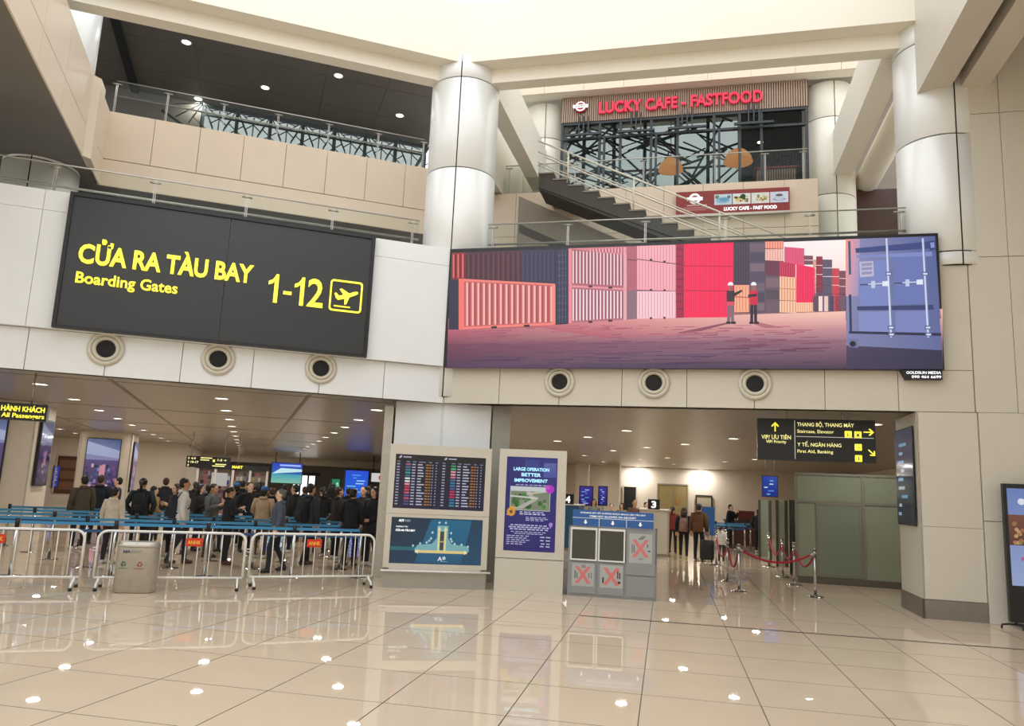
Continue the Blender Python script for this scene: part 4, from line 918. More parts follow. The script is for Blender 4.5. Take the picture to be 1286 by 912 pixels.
# ---- crowd barriers
def barrier(u0, u1, y, label, tagx, rz=0):
    o = empty('crowd_barrier', ML, -u0, y, 0, rz); tag(o, label, 'barrier', 'white crowd barriers in front of the queue'); L_ = u0-u1
    h, r, z0 = .845, .13, .17
    pts = [(.03, 0, z0)]+[(.03+r-r*math.cos(t), 0, h-r+r*math.sin(t)) for t in [math.pi/2*i/6 for i in range(7)]]+[(L_-.03-r+r*math.sin(t), 0, h-r+r*math.cos(t)) for t in [math.pi/2*i/6 for i in range(7)]]+[(L_-.03, 0, z0)]
    MB().tube(pts, .019, 8).build('frame_tube', white_paint, o); MB().tube([(.03, 0, z0), (L_-.03, 0, z0)], .017, 8).build('bottom_rail', white_paint, o)
    n = 12
    for k in range(1, n):
        x = .03+(L_-.06)*k/n; MB().tube([(x, 0, z0), (x, 0, h-.005)], .008, 6).build('bar', white_paint, o)
    for x in (.1, L_-.1):
        f = MB().tube([(x, -.22, .03), (x, -.18, .09), (x, -.06, .12), (x, 0, .17), (x, .06, .12), (x, .18, .09), (x, .22, .03)], .017, 8).build('foot', white_paint, o)
        for s in (-1, 1): MB().tube([(x, s*.22, .0), (x, s*.22, .045)], .026, 8).build('rubber_cap', black, f)
    MB().tube([(.02, 0, .55), (-.03, 0, .56), (-.03, 0, .60), (.02, 0, .60)], .008, 6).build('hook', white_paint, o)
    t = MB().box(tagx-.12, tagx+.12, -.024, -.018, .64, .765).build('name_plate', red_tag, o)
    text('ANHK', tagx, .67, .19, .06, -.024, gold_ink, t, align='C', bold=.02)
    return o
barrier(7.72, 5.56, -1.14, 'white tubular crowd barrier at the left frame edge', 1.0)
barrier(5.44, 3.30, -1.14, 'white tubular crowd barrier behind the waste bin', 1.36)
barrier(3.27, 1.20, -1.0, 'white tubular crowd barrier next to the flight kiosk', 1.02, R_(7))

# ---- hall ceiling lights
lab_r = {0: 'in the row nearest the left pillars', 1: 'in the row over the middle of the queue', 2: 'in the row nearest the flight kiosk', 3: 'in the row beyond the left pillars'}
ords = ['first', 'second', 'third', 'fourth', 'fifth', 'sixth', 'seventh', 'eighth', 'ninth', 'tenth', 'eleventh', 'twelfth', 'thirteenth', 'fourteenth', 'fifteenth', 'sixteenth']
for c, (u, n0, cnt) in enumerate(((7.42, 3.1, 14), (4.05, 3.25, 14), (.75, 3.2, 14), (10.8, 9.5, 7))):
    for k in range(cnt):
        downlight(ML, -u+.03*k*(1 if c < 3 else 0), n0+3.13*k, 3.36, 'round hall downlight %s, %s from the atrium' % (lab_r[c], ords[k]), 'downlights in the hall ceiling', .14, 28)
rl = ((1099, 533, 'right of the hanging priority sign'), (1010, 556, 'in front of the glass gate'), (700, 583, 'far left near the divider'), (787, 541, 'over the lane, nearest the fascia'), (738, 549, 'above the poster kiosk'), (860, 558, 'over the counter lane, right of the middle'), (812, 562, 'over the counter lane, near number three'), (770, 566, 'left of counter three'), (734, 572, 'beyond the poster kiosk'), (838, 575, 'halfway to the back wall'), (700, 554, 'at the edge of the poster kiosk'), (921, 551, 'left of the hanging priority sign'), (948, 577, 'beyond the hanging priority sign'), (846, 583, 'close to the khaki back door'), (757, 580, 'far left near the back wall'), (910, 580, 'far right near the back wall'), (804, 577, 'centre of the far ceiling'))
for x, y, lab in rl:
    a, b = survz(x, y, MR, 3.36); downlight(MR, a, b, 3.36, 'round lane downlight '+lab, 'downlights in the lane ceiling', .14, 38)
for x, lab in ((1.2, 'wall washer lamp left of the khaki door'), (4.8, 'wall washer lamp right of the khaki door')):
    o = downlight(MR, x, 31.9, 3.36, 'bright '+lab, 'wall washers at the back wall', .2, 70)
# ---- left pillars with screens
def city_picture(x0, x1, z0, z1, sd):
    P = Print(); h = z1-z0; w = x1-x0; r = random.Random(sd)
    P.rect(x0, x1, z0+h*.7, z1, '#7f8fc0', 1, '#4a5a86'); P.poly([(x0, z0+h*.6), (x1, z0+h*.6), (x1, z0+h*.8), (x0, z0+h*.9)], '#8c8ab8', 2); P.poly([(x0, z0+h*.72), (x1, z0+h*.66), (x1, z0+h*.8), (x0, z0+h*.95)], '#a9b3d6', 3)
    P.rect(x0, x1, z0, z0+h*.62, '#221c44', 3, '#5a4a80')
    for k in range(46):
        a = x0+w*r.uniform(0, .9); b = z0+h*r.uniform(.02, .5); P.rect(a, min(x1, a+w*r.uniform(.04, .12)), b, b+h*r.uniform(.02, .09), r.choice(['#3a3468', '#6a4a86', '#b06a9a', '#2a5a8a', '#d8a8b8', '#2a2450', '#7a86c0', '#1f1a3c']), 4+k % 5)
    P.rect(x0+w*.45, x0+w*.62, z0+h*.3, z0+h*.52, '#d890a8', 10)
    return P
def pillar(M, u0, u1, n0, n1, label, front, side):
    o = struct(MB().box(-u1, -u0, n0, n1, 0, 3.36).build('wall_pillar', hall_wall, None, M), label)
    for a in (-u0-.02, -u1+.02): MB().box(a-.02, a+.02, n0-.012, n0, 0, 3.35).build('corner_trim', steel, o)
    return o
pillar(ML, 8.5, 10.4, 8.0, 10.0, 'beige pillar with screens at the left frame edge', 0, 0)
pillar(ML, 8.05, 10.05, 22.2, 24.2, 'beige pillar with a tall city screen behind the queue', 0, 0)
def wall_screen(M, x, y, z, w, h, rz, label, pic, m=pr_scr, name='wall_screen', thick=.06):
    o = empty(name, M, x, y, z, rz); tag(o, label, 'screen')
    MB().box(-w/2-.03, w/2+.03, -thick, -.002, -.03, h+.03).build('bezel', black, o); pic(-w/2, w/2, 0, h).build('picture', m, o, -thick-.001); return o
wall_screen(ML, -9.66, 7.985, 1.28, 1.1, 1.65, 0, 'city view screen on the front of the nearest left pillar', lambda a, b, c, d: city_picture(a, b, c, d, 1))
wall_screen(ML, -8.475, 8.95, 1.3, 1.2, 1.65, R_(90), 'narrow city screen on the side of the nearest left pillar', lambda a, b, c, d: city_picture(a, b, c, d, 2), pr_dim)
wall_screen(ML, -9.1, 22.19, .75, 1.25, 2.3, 0, 'tall bright city screen on the second left pillar', lambda a, b, c, d: city_picture(a, b, c, d, 3))
wall_screen(ML, -8.03, 23.2, .9, 1.2, 2.1, R_(90), 'side screen of the second left pillar seen edge on', lambda a, b, c, d: city_picture(a, b, c, d, 4))
def blue_pic(x0, x1, z0, z1, sd=0, base='#1c2f9a', hi='#3a7ae0', n=14):
    P = Print(); P.rect(x0, x1, z0, z1, base, 1, hi); r = random.Random(sd); w, h = x1-x0, z1-z0
    for k in range(n):
        a = x0+w*r.uniform(.06, .5); b = z0+h*(.08+.84*k/n); P.rect(a, min(x1-.04*w, a+w*r.uniform(.15, .45)), b, b+h*.3/n, r.choice(['#d8e6ff', '#7ac0f0', '#5a9af0', '#a8d4ff']), 2)
    return P
for px0, px1, py0, py1, n, lab, sd in ((65, 76, 586, 612, 31, 'small violet screen left of the second pillar', 11),):
    a = surv(px0, py1, ML, n); b = surv(px1, py0, ML, n); o = wall_screen(ML, (a[0]+b[0])/2, 30.985, a[1], b[0]-a[0], b[1]-a[1], 0, lab, lambda p, q, r, s: blue_pic(p, q, r, s, 11, '#2a2a78', '#3a3aa0'))
nb = empty('notice_board', ML, surv(86, 600, ML, 30.9)[0], 30.985, .5); tag(nb, 'brown wooden notice board left of the second pillar', 'board')
MB().box(-.6, .6, -.05, 0, 0, 1.9).build('board', mat('brown_board', '#5a3524', .6), nb); MB().box(-.66, .66, -.07, -.0, 1.9, 1.98).box(-.66, -.6, -.07, 0, 0, 1.9).box(.6, .66, -.07, 0, 0, 1.9).build('frame', beige, nb)
for k in range(3): MB().box(-.5, .5, -.06, -.05, .2+.55*k, .6+.55*k).build('sheet', mat('brown_sheet', '#7a5540', .6), nb)
# ---- hanging signs in the hall
def hang(name, M, x0, x1, y, z0, z1, label, rods, dep=.14):
    o = empty(name, M, x0, y, z0); tag(o, label, 'sign')
    MB().box(0, x1-x0, 0, dep, 0, z1-z0).build('case', hang_black, o)
    for r in rods: MB().tube([(r-x0, dep/2, z1-z0), (r-x0, dep/2, 3.36-z0)], .014, 8).build('hanging_rod', steel, o)
    return o
hs = hang('hanging_sign', ML, -8.6, -6.75, .9, 2.51, 2.80, 'black hanging sign for all passengers at the left edge', (-7.02, -8.3))
def hfit(o, M, y, ox, oz, body, bl, br, tl, m, bold=.02):
    a = surv(*bl, M, y); b = surv(*br, M, y); c = surv(*tl, M, y)
    text(body, a[0]-ox, (a[1]+b[1])/2-oz, b[0]-a[0], c[1]-a[1], -.001, m, o, bold=bold, depth=.006)
hfit(hs, ML, .9, -8.6, 2.51, 'HÀNH KHÁCH', (1, 515.5), (56, 519), (1.5, 507), yellow, .03)
hfit(hs, ML, .9, -8.6, 2.51, 'All Passengers', (1, 525.5), (55, 528), (1.5, 518), yellow)
vx0, vx1, vz0, vz1 = 5.76, 7.74, 2.45, 3.20
hv = hang('hanging_sign', MR, vx0, vx1, .8, vz0, vz1, 'black hanging sign with yellow VIP priority, elevator and first aid directions', (6.28, 7.21))
w_, h_ = vx1-vx0, vz1-vz0
def vs_(t): return w_*t
MB().box(vs_(.322), vs_(.326), -.004, 0, .03, h_-.03).build('rule', white_ink, hv); MB().box(vs_(.335), vs_(.985), -.004, 0, h_*.575, h_*.585).build('rule', white_ink, hv)
def arrow(o, cx, cz, s, ang, m, t=.13):
    c, sn = math.cos(ang), math.sin(ang)
    pts = [(-1, -t), (.45, -t), (-.05, -.62), (.22, -.75), (1, 0), (.22, .75), (-.05, .62), (.45, t), (-1, t)]
    MB().prism([(cx+s*(x*c-z*sn), cz+s*(x*sn+z*c)) for x, z in pts], -.006, 0).build('arrow', m, o)
arrow(hv, vs_(.155), h_*.8, .085, R_(90), yellow); arrow(hv, vs_(.945), h_*.72, .085, 0, yellow); arrow(hv, vs_(.965), h_*.24, .075, R_(-45), yellow)
text('VIP/ ƯU TIÊN', vs_(.035), h_*.50, w_*.255, .095, -.001, yellow_pale, hv, bold=.008); text('VIP/ Priority', vs_(.075), h_*.385, w_*.175, .07, -.001, yellow_pale, hv, bold=.008)
text('THANG BỘ, THANG MÁY', vs_(.345), h_*.80, w_*.48, .11, -.001, yellow_pale, hv, bold=.008); text('Staircase, Elevator', vs_(.345), h_*.655, w_*.31, .07, -.001, yellow_pale, hv, bold=.004)
text('Y TẾ, NGÂN HÀNG', vs_(.345), h_*.335, w_*.37, .11, -.001, yellow_pale, hv, bold=.008); text('First Aid, Banking', vs_(.345), h_*.17, w_*.30, .075, -.001, yellow_pale, hv, bold=.004)
def picto(cx, cz, s, kind):
    MB().prism(rr(cx, cz, s, s, s*.18), -.006, 0).build('pictogram_tile', yellow, hv); q = MB()
    if kind == 0: q.prism([(cx-.7*s, cz-.7*s), (cx+.75*s, cz-.45*s), (cx+.75*s, cz-.3*s), (cx-.1*s, cz-.5*s), (cx+.05*s, cz+.3*s), (cx-.2*s, cz+.3*s), (cx-.3*s, cz-.55*s)], -.008, -.006)
    elif kind == 1: q.box(cx-.6*s, cx+.6*s, -.008, -.006, cz-.7*s, cz-.55*s).prism([(cx-.4*s, cz-.4*s), (cx+.4*s, cz-.4*s), (cx+.3*s, cz+.2*s), (cx-.3*s, cz+.2*s)], -.008, -.006).box(cx-.5*s, cx-.2*s, -.008, -.006, cz+.35*s, cz+.6*s).box(cx+.2*s, cx+.5*s, -.008, -.006, cz+.35*s, cz+.6*s)
    elif kind == 2: q.prism([(cx-.1*s, cz-.2*s), (cx+.45*s, cz-.4*s), (cx+.2*s, cz+.1*s)], -.008, -.006).box(cx-.4*s, cx-.25*s, -.008, -.006, cz+.1*s, cz+.3*s)
    else: q.prism([(cx-.6*s, cz-.6*s), (cx+.6*s, cz-.5*s), (cx+.6*s, cz-.35*s), (cx+.1*s, cz-.4*s), (cx+.15*s, cz+.5*s), (cx-.1*s, cz+.5*s), (cx-.1*s, cz-.45*s)], -.008, -.006)
    q.build('pictogram', hang_black, hv)
picto(vs_(.775), h_*.66, .058, 0); picto(vs_(.855), h_*.655, .058, 1); picto(vs_(.855), h_*.36, .058, 2); picto(vs_(.855), h_*.10, .058, 3)
gn = 18
g2 = hang('hanging_sign', ML, -5.57, -3.96, gn, 2.02, 2.45, 'black hanging sign to gates 4-9 and 10-17 over the queue', (-5.4, -4.2), .1)
text('4-9', .16, .30, .17, .085, -.001, yellow_pale, g2, bold=.03); text('10-17', .16, .16, .28, .085, -.001, yellow_pale, g2, bold=.03); text('1-3', 1.12, .28, .17, .085, -.001, yellow_pale, g2, bold=.03)
arrow(g2, .08, .34, .045, R_(90), yellow_pale, .2); arrow(g2, .08, .20, .045, R_(90), yellow_pale, .2); arrow(g2, 1.40, .32, .05, 0, yellow_pale, .2); arrow(g2, .08, .07, .045, R_(90), yellow_pale, .2)
for x0, x1, z in ((.5, .92, .36), (.5, .82, .28), (1.05, 1.45, .14), (.95, 1.4, .07)): MB().box(x0, x1, -.004, 0, z, z+.035).build('small_print', yellow_pale, g2)
MB().box(.95, 1.03, -.005, 0, .24, .33).build('pictogram_tile', yellow, g2)
g3 = hang('hanging_sign', ML, -3.94, -3.42, gn+.05, 1.99, 2.2, 'small black hanging sign reading MART', (-3.7,), .1)
text('MART', .05, .06, .4, .11, -.001, yellow, g3, bold=.04)
# ---- far end of the hall: lit screens and shop fronts
def far_screen(px0, px1, py0, py1, n, label, pic, m=pr_scr, legs=False, rods=False, name='display_screen'):
    a = surv(px0, py1, ML, n); b = surv(px1, py0, ML, n); w, h = b[0]-a[0], b[1]-a[1]
    o = empty(name, ML, (a[0]+b[0])/2, n, 0); tag(o, label, 'screen')
    MB().box(-w/2-.05, w/2+.05, .0, .15, a[1]-.05, b[1]+.05).build('case', black, o); pic(-w/2, w/2, a[1], b[1]).build('picture', m, o, -.002)
    if legs: MB().box(-w/2, w/2, .02, .13, 0, a[1]-.05).build('base', black, o)
    if rods:
        for s in (-.4, .4): MB().tube([(s*w, .07, b[1]+.05), (s*w, .07, 3.36)], .03, 6).build('hanging_rod', black, o)
    return o
def teal_pic(a, b, c, d):
    P = Print(); w, h = b-a, d-c; P.rect(a, b, c, d, '#1a6a8a', 1, '#1f3fb8'); P.rect(a, b, c, c+h*.45, '#7ab8a0', 2, '#3a9ab0'); P.poly([(a, c+h*.45), (b, c+h*.6), (b, c+h*.72), (a+w*.3, c+h*.75)], '#bfe4e8', 3); P.rect(a+w*.25, a+w*.95, c+h*.85, c+h*.93, '#9ab8ff', 3); return P
far_screen(340, 380, 583, 606, 36, 'wide teal and blue hanging screen at the far end of the queue', teal_pic, pr_emit, rods=True)
far_screen(431.5, 463, 592, 628, 30, 'tall blue illuminated advertising stand behind the queue', lambda a, b, c, d: blue_pic(a, b, c, d, 21, '#1a66d8', '#2a50d0', 9), pr_emit, legs=True)
def green_pic(a, b, c, d):
    P = Print(); w, h = b-a, d-c; P.rect(a, b, c, d, '#0a7a5a', 1, '#0f8a62'); r = random.Random(9)
    for k in range(9): P.disc(a+w*(.55+.25*math.sin(k*1.1)), c+h*(.1+.09*k), w*.16, r.choice(['#7ad8a8', '#c8f0d8', '#3ab888']), 2+k % 2)
    return P
far_screen(414.5, 427, 602, 634, 27, 'narrow green illuminated pillar screen behind the queue', green_pic, pr_scr, legs=True)
far_screen(466, 486, 595, 605, 33, 'small white hanging sign with a red symbol by the kiosk edge', lambda a, b, c, d: Print().rect(a, b, c, d, '#e8e4e0', 1).disc((a+b*2)/3, (c+d)/2, (d-c)*.36, '#c04038', 2).disc((a+b*2)/3, (c+d)/2, (d-c)*.2, '#e8e4e0', 3), pr_scr, rods=True)
a = surv(366, 622, ML, 48); b = surv(397, 598, ML, 48)
sh = empty('shop_front', ML, (a[0]+b[0])/2, 48, 0); tag(sh, 'brightly lit white shop front at the far end of the hall', 'shop')
w = b[0]-a[0]; MB().box(-w/2, w/2, .1, .3, 0, b[1]).build('lit_wall', bright_shop, sh); MB().box(-w/2-.3, w/2+.3, -.2, .3, b[1], b[1]+.25).build('canopy', black, sh)
for k in range(4): MB().box(-w/2+w*k/3-.06, -w/2+w*k/3+.06, .0, .1, 0, b[1]).build('post', dark_frame, sh)
a = surv(243, 640, ML, 30); b = surv(336, 592, ML, 30)
sh = empty('convenience_shop', ML, a[0], 30, 0); tag(sh, 'convenience shop with colourful shelves beyond the gate sign', 'shop'); w = b[0]-a[0]; ht = b[1]
MB().box(0, w, .3, .6, 0, ht).build('back_wall', mat('shop_back', '#8f8478', .6), sh); P = Print(); r = random.Random(17)
for k in range(150):
    x = r.uniform(.1, w-.3); z = .1+.24*r.randint(0, int(ht/.24)-1); P.rect(x, x+r.uniform(.1, .3), z, z+.2, r.choice(['#8a4a3a', '#b09a6a', '#3a4a7a', '#c8c0b0', '#5a6a4a', '#2a2a3a', '#7a6a5a', '#a05a5a', '#3a3a9a', '#d8d0c8']), 1+k % 6)
P.rect(.7, 1.5, ht-.9, ht-.2, '#f0ece4', 9); P.build('goods_display', pr_dim, sh, .298)
for k in range(5): MB().box(w*k/4-.06, w*k/4+.06, .0, .2, 0, ht).build('post', white_paint, sh)
MB().box(-.1, w+.1, -.05, .6, ht, ht+.25).build('canopy', dark_frame, sh)
struct(MB().box(-9, 14, 47.0, 47.4, 2.85, 3.36).build('trim_16', warm_panel, None, ML), 'pale ceiling bulkhead across the far hall')
# ---- queue posts with blue belts
def belt_post(M, x, y, z, span, label, group, parts=True, hz=.93, two=True):
    o = empty('belt_post', M, x, y, 0); tag(o, label, 'queue post', group)
    MB().lathe([(0, .02), (.05, .02), (.16, .008), (.17, 0)], 20).build('base', chrome, o); MB().tube([(0, 0, .015), (0, 0, hz)], .028, 12).build('pole', chrome, o); MB().tube([(0, 0, hz-.14), (0, 0, hz+.01)], .034, 12).build('head', black, o)
    if span:
        for zz, m in (((hz-.055, belt_blue), (hz-.17, belt_dark)) if two else ((hz-.055, belt_blue),)):
            MB().box(.03, span-.03, -.004, .004, zz-.024, zz+.024).build('belt', m, o)
    return o
rows = ((.45, 'front'), (1.75, 'second'), (3.1, 'third'), (4.5, 'fourth'), (5.9, 'fifth'))
for rn, (n_, nm_) in enumerate(rows):
    us = [8.3, 6.85, 5.4, 3.95, 2.5, 1.3] if rn % 2 == 0 else [9.0, 7.5, 6.05, 4.6, 3.15, 1.5]
    for k, u in enumerate(us):
        belt_post(ML, -u, n_, 0, (u-us[k+1]) if k < len(us)-1 else 0, 'steel queue post with blue belt, %s row, %s from the left' % (nm_, ords[k]), 'belt posts of the queue lanes', hz=.90, two=rn in (0, 2))
# ---- rope posts of the priority lane
pp = [(5.48, 1.89), (6.84, 1.88), (6.69, 3.81), (6.62, 5.44), (5.33, 3.67), (5.18, 7.57), (6.54, 8.16)]
labs = ['nearest left rope post with steel dome base', 'nearest right rope post in front of the frosted partition', 'second rope post on the right beside the partition', 'third rope post on the right side of the lane', 'second rope post on the left side of the lane', 'farthest rope post on the left side of the lane', 'farthest rope post on the right side of the lane']
HP = .86
for (x, y), l in zip(pp, labs):
    o = empty('rope_post', MR, x, y, 0); tag(o, l, 'rope post', 'steel rope posts of the priority lane')
    MB().lathe([(0, .035), (.06, .03), (.15, .012), (.16, 0)], 20).build('base', chrome, o); MB().tube([(0, 0, .02), (0, 0, HP)], .026, 12).build('pole', chrome, o); MB().lathe([(0, HP+.03), (.035, HP+.025), (.036, HP), (.028, HP)], 14).build('cap', chrome, o)
    MB().lathe([(.03, HP-.08), (.042, HP-.07), (.042, HP-.04), (.03, HP-.03)], 14).build('rope_ring', chrome, o)
def rope(i, j, sag, label):
    a = Vector((*pp[i], HP-.06)); b = Vector((*pp[j], HP-.06)); d = (b-a).normalized(); o = empty('barrier_rope', MR, a.x, a.y, 0); tag(o, label, 'rope', 'red velvet ropes of the priority lane')
    pts = []
    for k in range(17):
        t = k/16; p = (b-a)*t; pts.append((p.x, p.y, HP-.06-4*sag*t*(1-t)))
    MB().tube(pts[1:-1], .02, 8).build('velvet_rope', rope_red, o)
    for e in (pts[:2], pts[-2:]): MB().tube(e, .018, 8).build('hook', chrome, o)
rope(0, 1, .22, 'red velvet rope across the front of the priority lane'); rope(1, 2, .33, 'red velvet rope beside the partition, nearest'); rope(2, 3, .33, 'red velvet rope beside the partition, second')
rope(3, 6, .38, 'red velvet rope beside the partition, farthest'); rope(0, 4, .42, 'red velvet rope on the left of the lane, nearest'); rope(4, 5, .42, 'red velvet rope on the left of the lane, farther')
# ---- frosted glass partition and gate
pt = empty('glass_partition', MR, 6.83, 4.48, 0); tag(pt, 'grey green frosted glass partition with framed door panels right of the lane', 'partition')
fm = mat('partition_frame', '#7c7a6c', .5)
MB().box(0, 2.6, -.03, .03, 0, .14).build('kick_plate', mat('partition_kick', '#5c564c', .5), pt)
for x in (0, 1.37, 2.58): MB().box(x-.03, x+.03, -.03, .03, .14, 2.36).build('mullion', fm, pt)
MB().box(0, 2.6, -.03, .03, 2.33, 2.38).build('head_rail', fm, pt); MB().box(0, 2.6, -.025, .025, 1.72, 1.77).build('transom', fm, pt)
for a, b in ((.03, 1.34), (1.40, 2.55)):
    MB().box(a, b, -.008, .008, .14, 1.72).build('frosted_pane', g_frost, pt); MB().box(a, b, -.008, .008, 1.77, 2.33).build('upper_pane', g_frost, pt)
q = MB(); q.box(.40, .44, -.035, -.01, .16, 1.72).box(1.28, 1.32, -.035, -.01, .16, 1.72).box(.44, 1.28, -.035, -.01, 1.68, 1.72).box(.44, 1.28, -.035, -.01, .16, .2); q.build('door_frame', fm, pt)
MB().box(.44, 1.28, -.03, -.015, .2, 1.68).build('door_pane', g_frost, pt)
gw = []
for p0, p1, n_ in ((954, 966, 10.4), (976, 986, 8.4), (993, 996, 6.2)):
    a = surv(p0, 628, MR, n_); b = surv(p1, 628, MR, n_); gw.append((a[0], n_, b[0]-a[0], a[1]))
for i, (x, y, w, h) in enumerate(gw):
    o = empty('glass_gate_wing', MR, x, y, 0); tag(o, ('far', 'middle', 'near')[i]+' greenish glass gate wing standing behind the rope posts', 'glass gate', 'glass gate wings of the lane')
    MB().box(0, w, -.01, .01, .1, h).build('pane', g_frost, o); MB().box(-.04, .02, -.03, .03, 0, h).build('edge_post', mat('gate_edge', '#3c4038', .5), o); MB().box(w-.02, w+.06, -.04, .04, 0, h).build('edge_post', mat('gate_edge', '#3c4038', .5), o); MB().box(0, w, -.03, .03, 0, .1).build('foot_rail', steel, o)
wall_screen(MR, 8.182, .72, 1.45, 1.1, 1.58, R_(-90), 'dark blue notice screen on the side of the pier', lambda a, b, c, d: blue_pic(a, b, c, d, 31, '#10132e', '#2a3c66', 9), pr_dim, thick=.02)
# floor standing display at the right edge
td = empty('floor_display', MR, 9.31, -.3, 0); tag(td, 'black floor standing display at the right frame edge', 'display')
MB().box(0, .95, .0, .09, .08, 2.15).build('case', black, td); P = Print(); P.rect(.05, .9, .62, 2.08, '#9fb0dc', 1, '#6f86c4'); P.rect(.05, .9, 1.22, 1.68, '#5a3430', 2, '#7a4a3c'); P.disc(.42, 1.4, .13, '#2a8ac0', 3); P.disc(.42, 1.58, .06, '#3a4a6a', 4); P.rect(.27, .9, 1.22, 1.36, '#1f6aa0', 3)
gr = random.Random(8)
for k in range(18): P.disc(gr.uniform(.08, .3), gr.uniform(1.25, 1.55), .03, gr.choice(['#b06a4a', '#c8a070', '#7a8a4a']), 3, 8)
P.disc(.24, 1.88, .05, '#eef2ff', 3); P.rect(.27, .34, 1.84, 1.92, '#eef2ff', 3); P.rect(.3, .8, .88, .93, '#2a9a4a', 3); P.rect(.34, .8, .96, 1.0, '#8a8aa0', 3); P.poly([(.2, .98), (.24, 1.02), (.22, 1.06), (.19, 1.02)], '#c05a8a', 3)
P.build('picture', pr_scr, td, -.002)
for x in (.08, .87): MB().tube([(x, -.25, .0), (x, -.24, .045), (x, .0, .06), (x, .05, .08)], .016, 8).build('foot', black, td); 
MB().tube([(-.16, -.1, 0), (-.15, -.1, .05), (-.05, -.06, .06), (.3, -.03, .05)], .016, 8).build('foot', black, td)
# ---- counters and back wall of the lane
def counter(x0, x1, y0, y1, h, m, num, nx, label, hz=1.62):
    o = empty('service_counter', MR, x0, y0, 0); tag(o, label, 'counter'); w = x1-x0
    MB().box(0, w, 0, y1-y0, .08, h).build('body', m, o); MB().box(.03, w-.03, .03, y1-y0-.03, 0, .08).build('plinth', kick, o); MB().box(-.03, w+.03, -.04, y1-y0+.03, h, h+.03).build('counter_top', beige, o)
    s = MB().box(nx-x0-.17, nx-x0+.17, .05, .10, h+.03, hz).build('number_board', black, o); text(num, nx-x0, h+.07, .14, .2, .049, white_lit, s, align='C', bold=.03); return o
counter(3.05, 3.85, 9.2, 10.6, 1.30, beige, '3', 3.45, 'beige service counter with black number 3 board')
counter(-.4, 1.25, 9.2, 10.4, 1.33, blue_booth, '4', .92, 'blue service counter with number 4 board behind the poster kiosk', 1.66)
bw_ = 32.46
def on_back(px0, px1, py0, py1, name, label, cat, m, fmat, d=.06):
    a = surv(px0, py1, MR, bw_); b = surv(px1, py0, MR, bw_); z0 = max(0, a[1]); o = empty(name, MR, a[0], bw_, z0); tag(o, label, cat); w, h = b[0]-a[0], b[1]-z0
    MB().box(0, w, -d, 0, 0, h).build('leaf', m, o); MB().box(-.07, 0, -d-.03, 0, 0, h+.07).box(w, w+.07, -d-.03, 0, 0, h+.07).box(0, w, -d-.03, 0, h, h+.07).build('frame', fmat, o); return o
d1 = on_back(826, 863, 610, 662, 'door', 'wide khaki double door in the far back wall', 'door', mat('khaki_door', '#9c8c5c', .5), kick)
MB().box(.9, .93, -.08, -.06, .1, 2.1).build('leaf_joint', joint, d1); MB().box(1.05, 1.15, -.075, -.06, 1.3, 1.6).build('warning_label', mat('orange_label', '#c8862a', .5), d1)
on_back(875, 893, 624, 660, 'door', 'pale narrow door right of the khaki door', 'door', mat('pale_door', '#b3aa92', .5), dark_frame)
on_back(783, 799, 612, 650, 'doorway', 'dark doorway left of the khaki door', 'doorway', black, beige)
for i, (x0, x1) in enumerate(((728, 744), (752, 762))):
    a = surv(x0, 634, MR, 25); b = surv(x1, 612, MR, 25)
    o = empty('counter_screen', MR, a[0], 25, 0); tag(o, ('larger', 'smaller')[i]+' violet blue screen behind the staff counter', 'screen'); w = b[0]-a[0]
    MB().box(-.05, w+.05, 0, .1, a[1]-.05, b[1]+.05).build('case', black, o); blue_pic(0, w, a[1], b[1], 40+i, '#1f1a78', '#2a24a0', 8).build('picture', pr_scr, o, -.002); MB().box(w/2-.05, w/2+.05, .02, .08, 0, a[1]-.05).build('stand', steel, o)
for i, (px, lab) in enumerate(((732, 'left'), (771, 'middle'))):
    a = surv(px, 600, MR, 30); struct(MB().box(a[0]-.35, a[0]+.35, 29.6, 30.3, 0, 3.36).build('wall_pier_back', hall_wall, None, MR), lab+' beige pier in front of the back wall')
bs = empty('banner_stand', MR, 5.0, 11, 0); tag(bs, 'blue banner stand near the back of the lane', 'banner')
MB().box(-.2, .2, -.01, .01, .6, 1.46).build('banner', blue_header, bs); MB().tube([(0, .03, .02), (0, .03, 1.46)], .015, 8).build('pole', steel, bs); MB().box(-.22, .22, -.12, .12, 0, .025).build('base', steel, bs)
hb = empty('hanging_screen', MR, 6.9, 11.5, 2.0); tag(hb, 'blue screen hanging from the ceiling behind the priority sign', 'screen')
a = surv(957, 624, MR, 11.5); b = surv(977, 598, MR, 11.5); hb.matrix_world = MR @ Matrix.Translation((a[0], 11.5, a[1])); w, h = b[0]-a[0], b[1]-a[1]
MB().box(0, w, 0, .08, 0, h).build('case', black, hb); blue_pic(.02, w-.02, .02, h-.02, 50, '#1c2f8a', '#2a4ab0', 5).build('picture', pr_scr, hb, -.002)
for x in (.1, w-.1): MB().tube([(x, .04, h), (x, .04, 3.36-a[1])], .012, 6).build('hanging_rod', steel, hb)
for k, (x, y) in enumerate(((5.0, 12.6), (5.6, 12.9), (6.2, 13.2), (5.3, 14.6), (5.9, 14.9), (6.5, 15.2))):
    belt_post(MR, x, y, 0, .66 if k % 3 < 2 else 0, 'steel belt post of the far counter lane, %s of six' % ords[k], 'belt posts of the counter lane')
cab = empty('baggage_desk', MR, 6.5, 17.5, 0); tag(cab, 'low dark red desk with boxes at the far end of the lane', 'desk')
MB().box(-.8, .5, 0, .6, 0, .9).build('body', red_wall, cab); MB().box(-.85, .55, -.03, .63, .9, .94).build('desk_top', dark_frame, cab); MB().box(-.3, .3, .1, .5, .94, 1.3).build('box', mat('red_box', '#6a2c24', .6), cab)

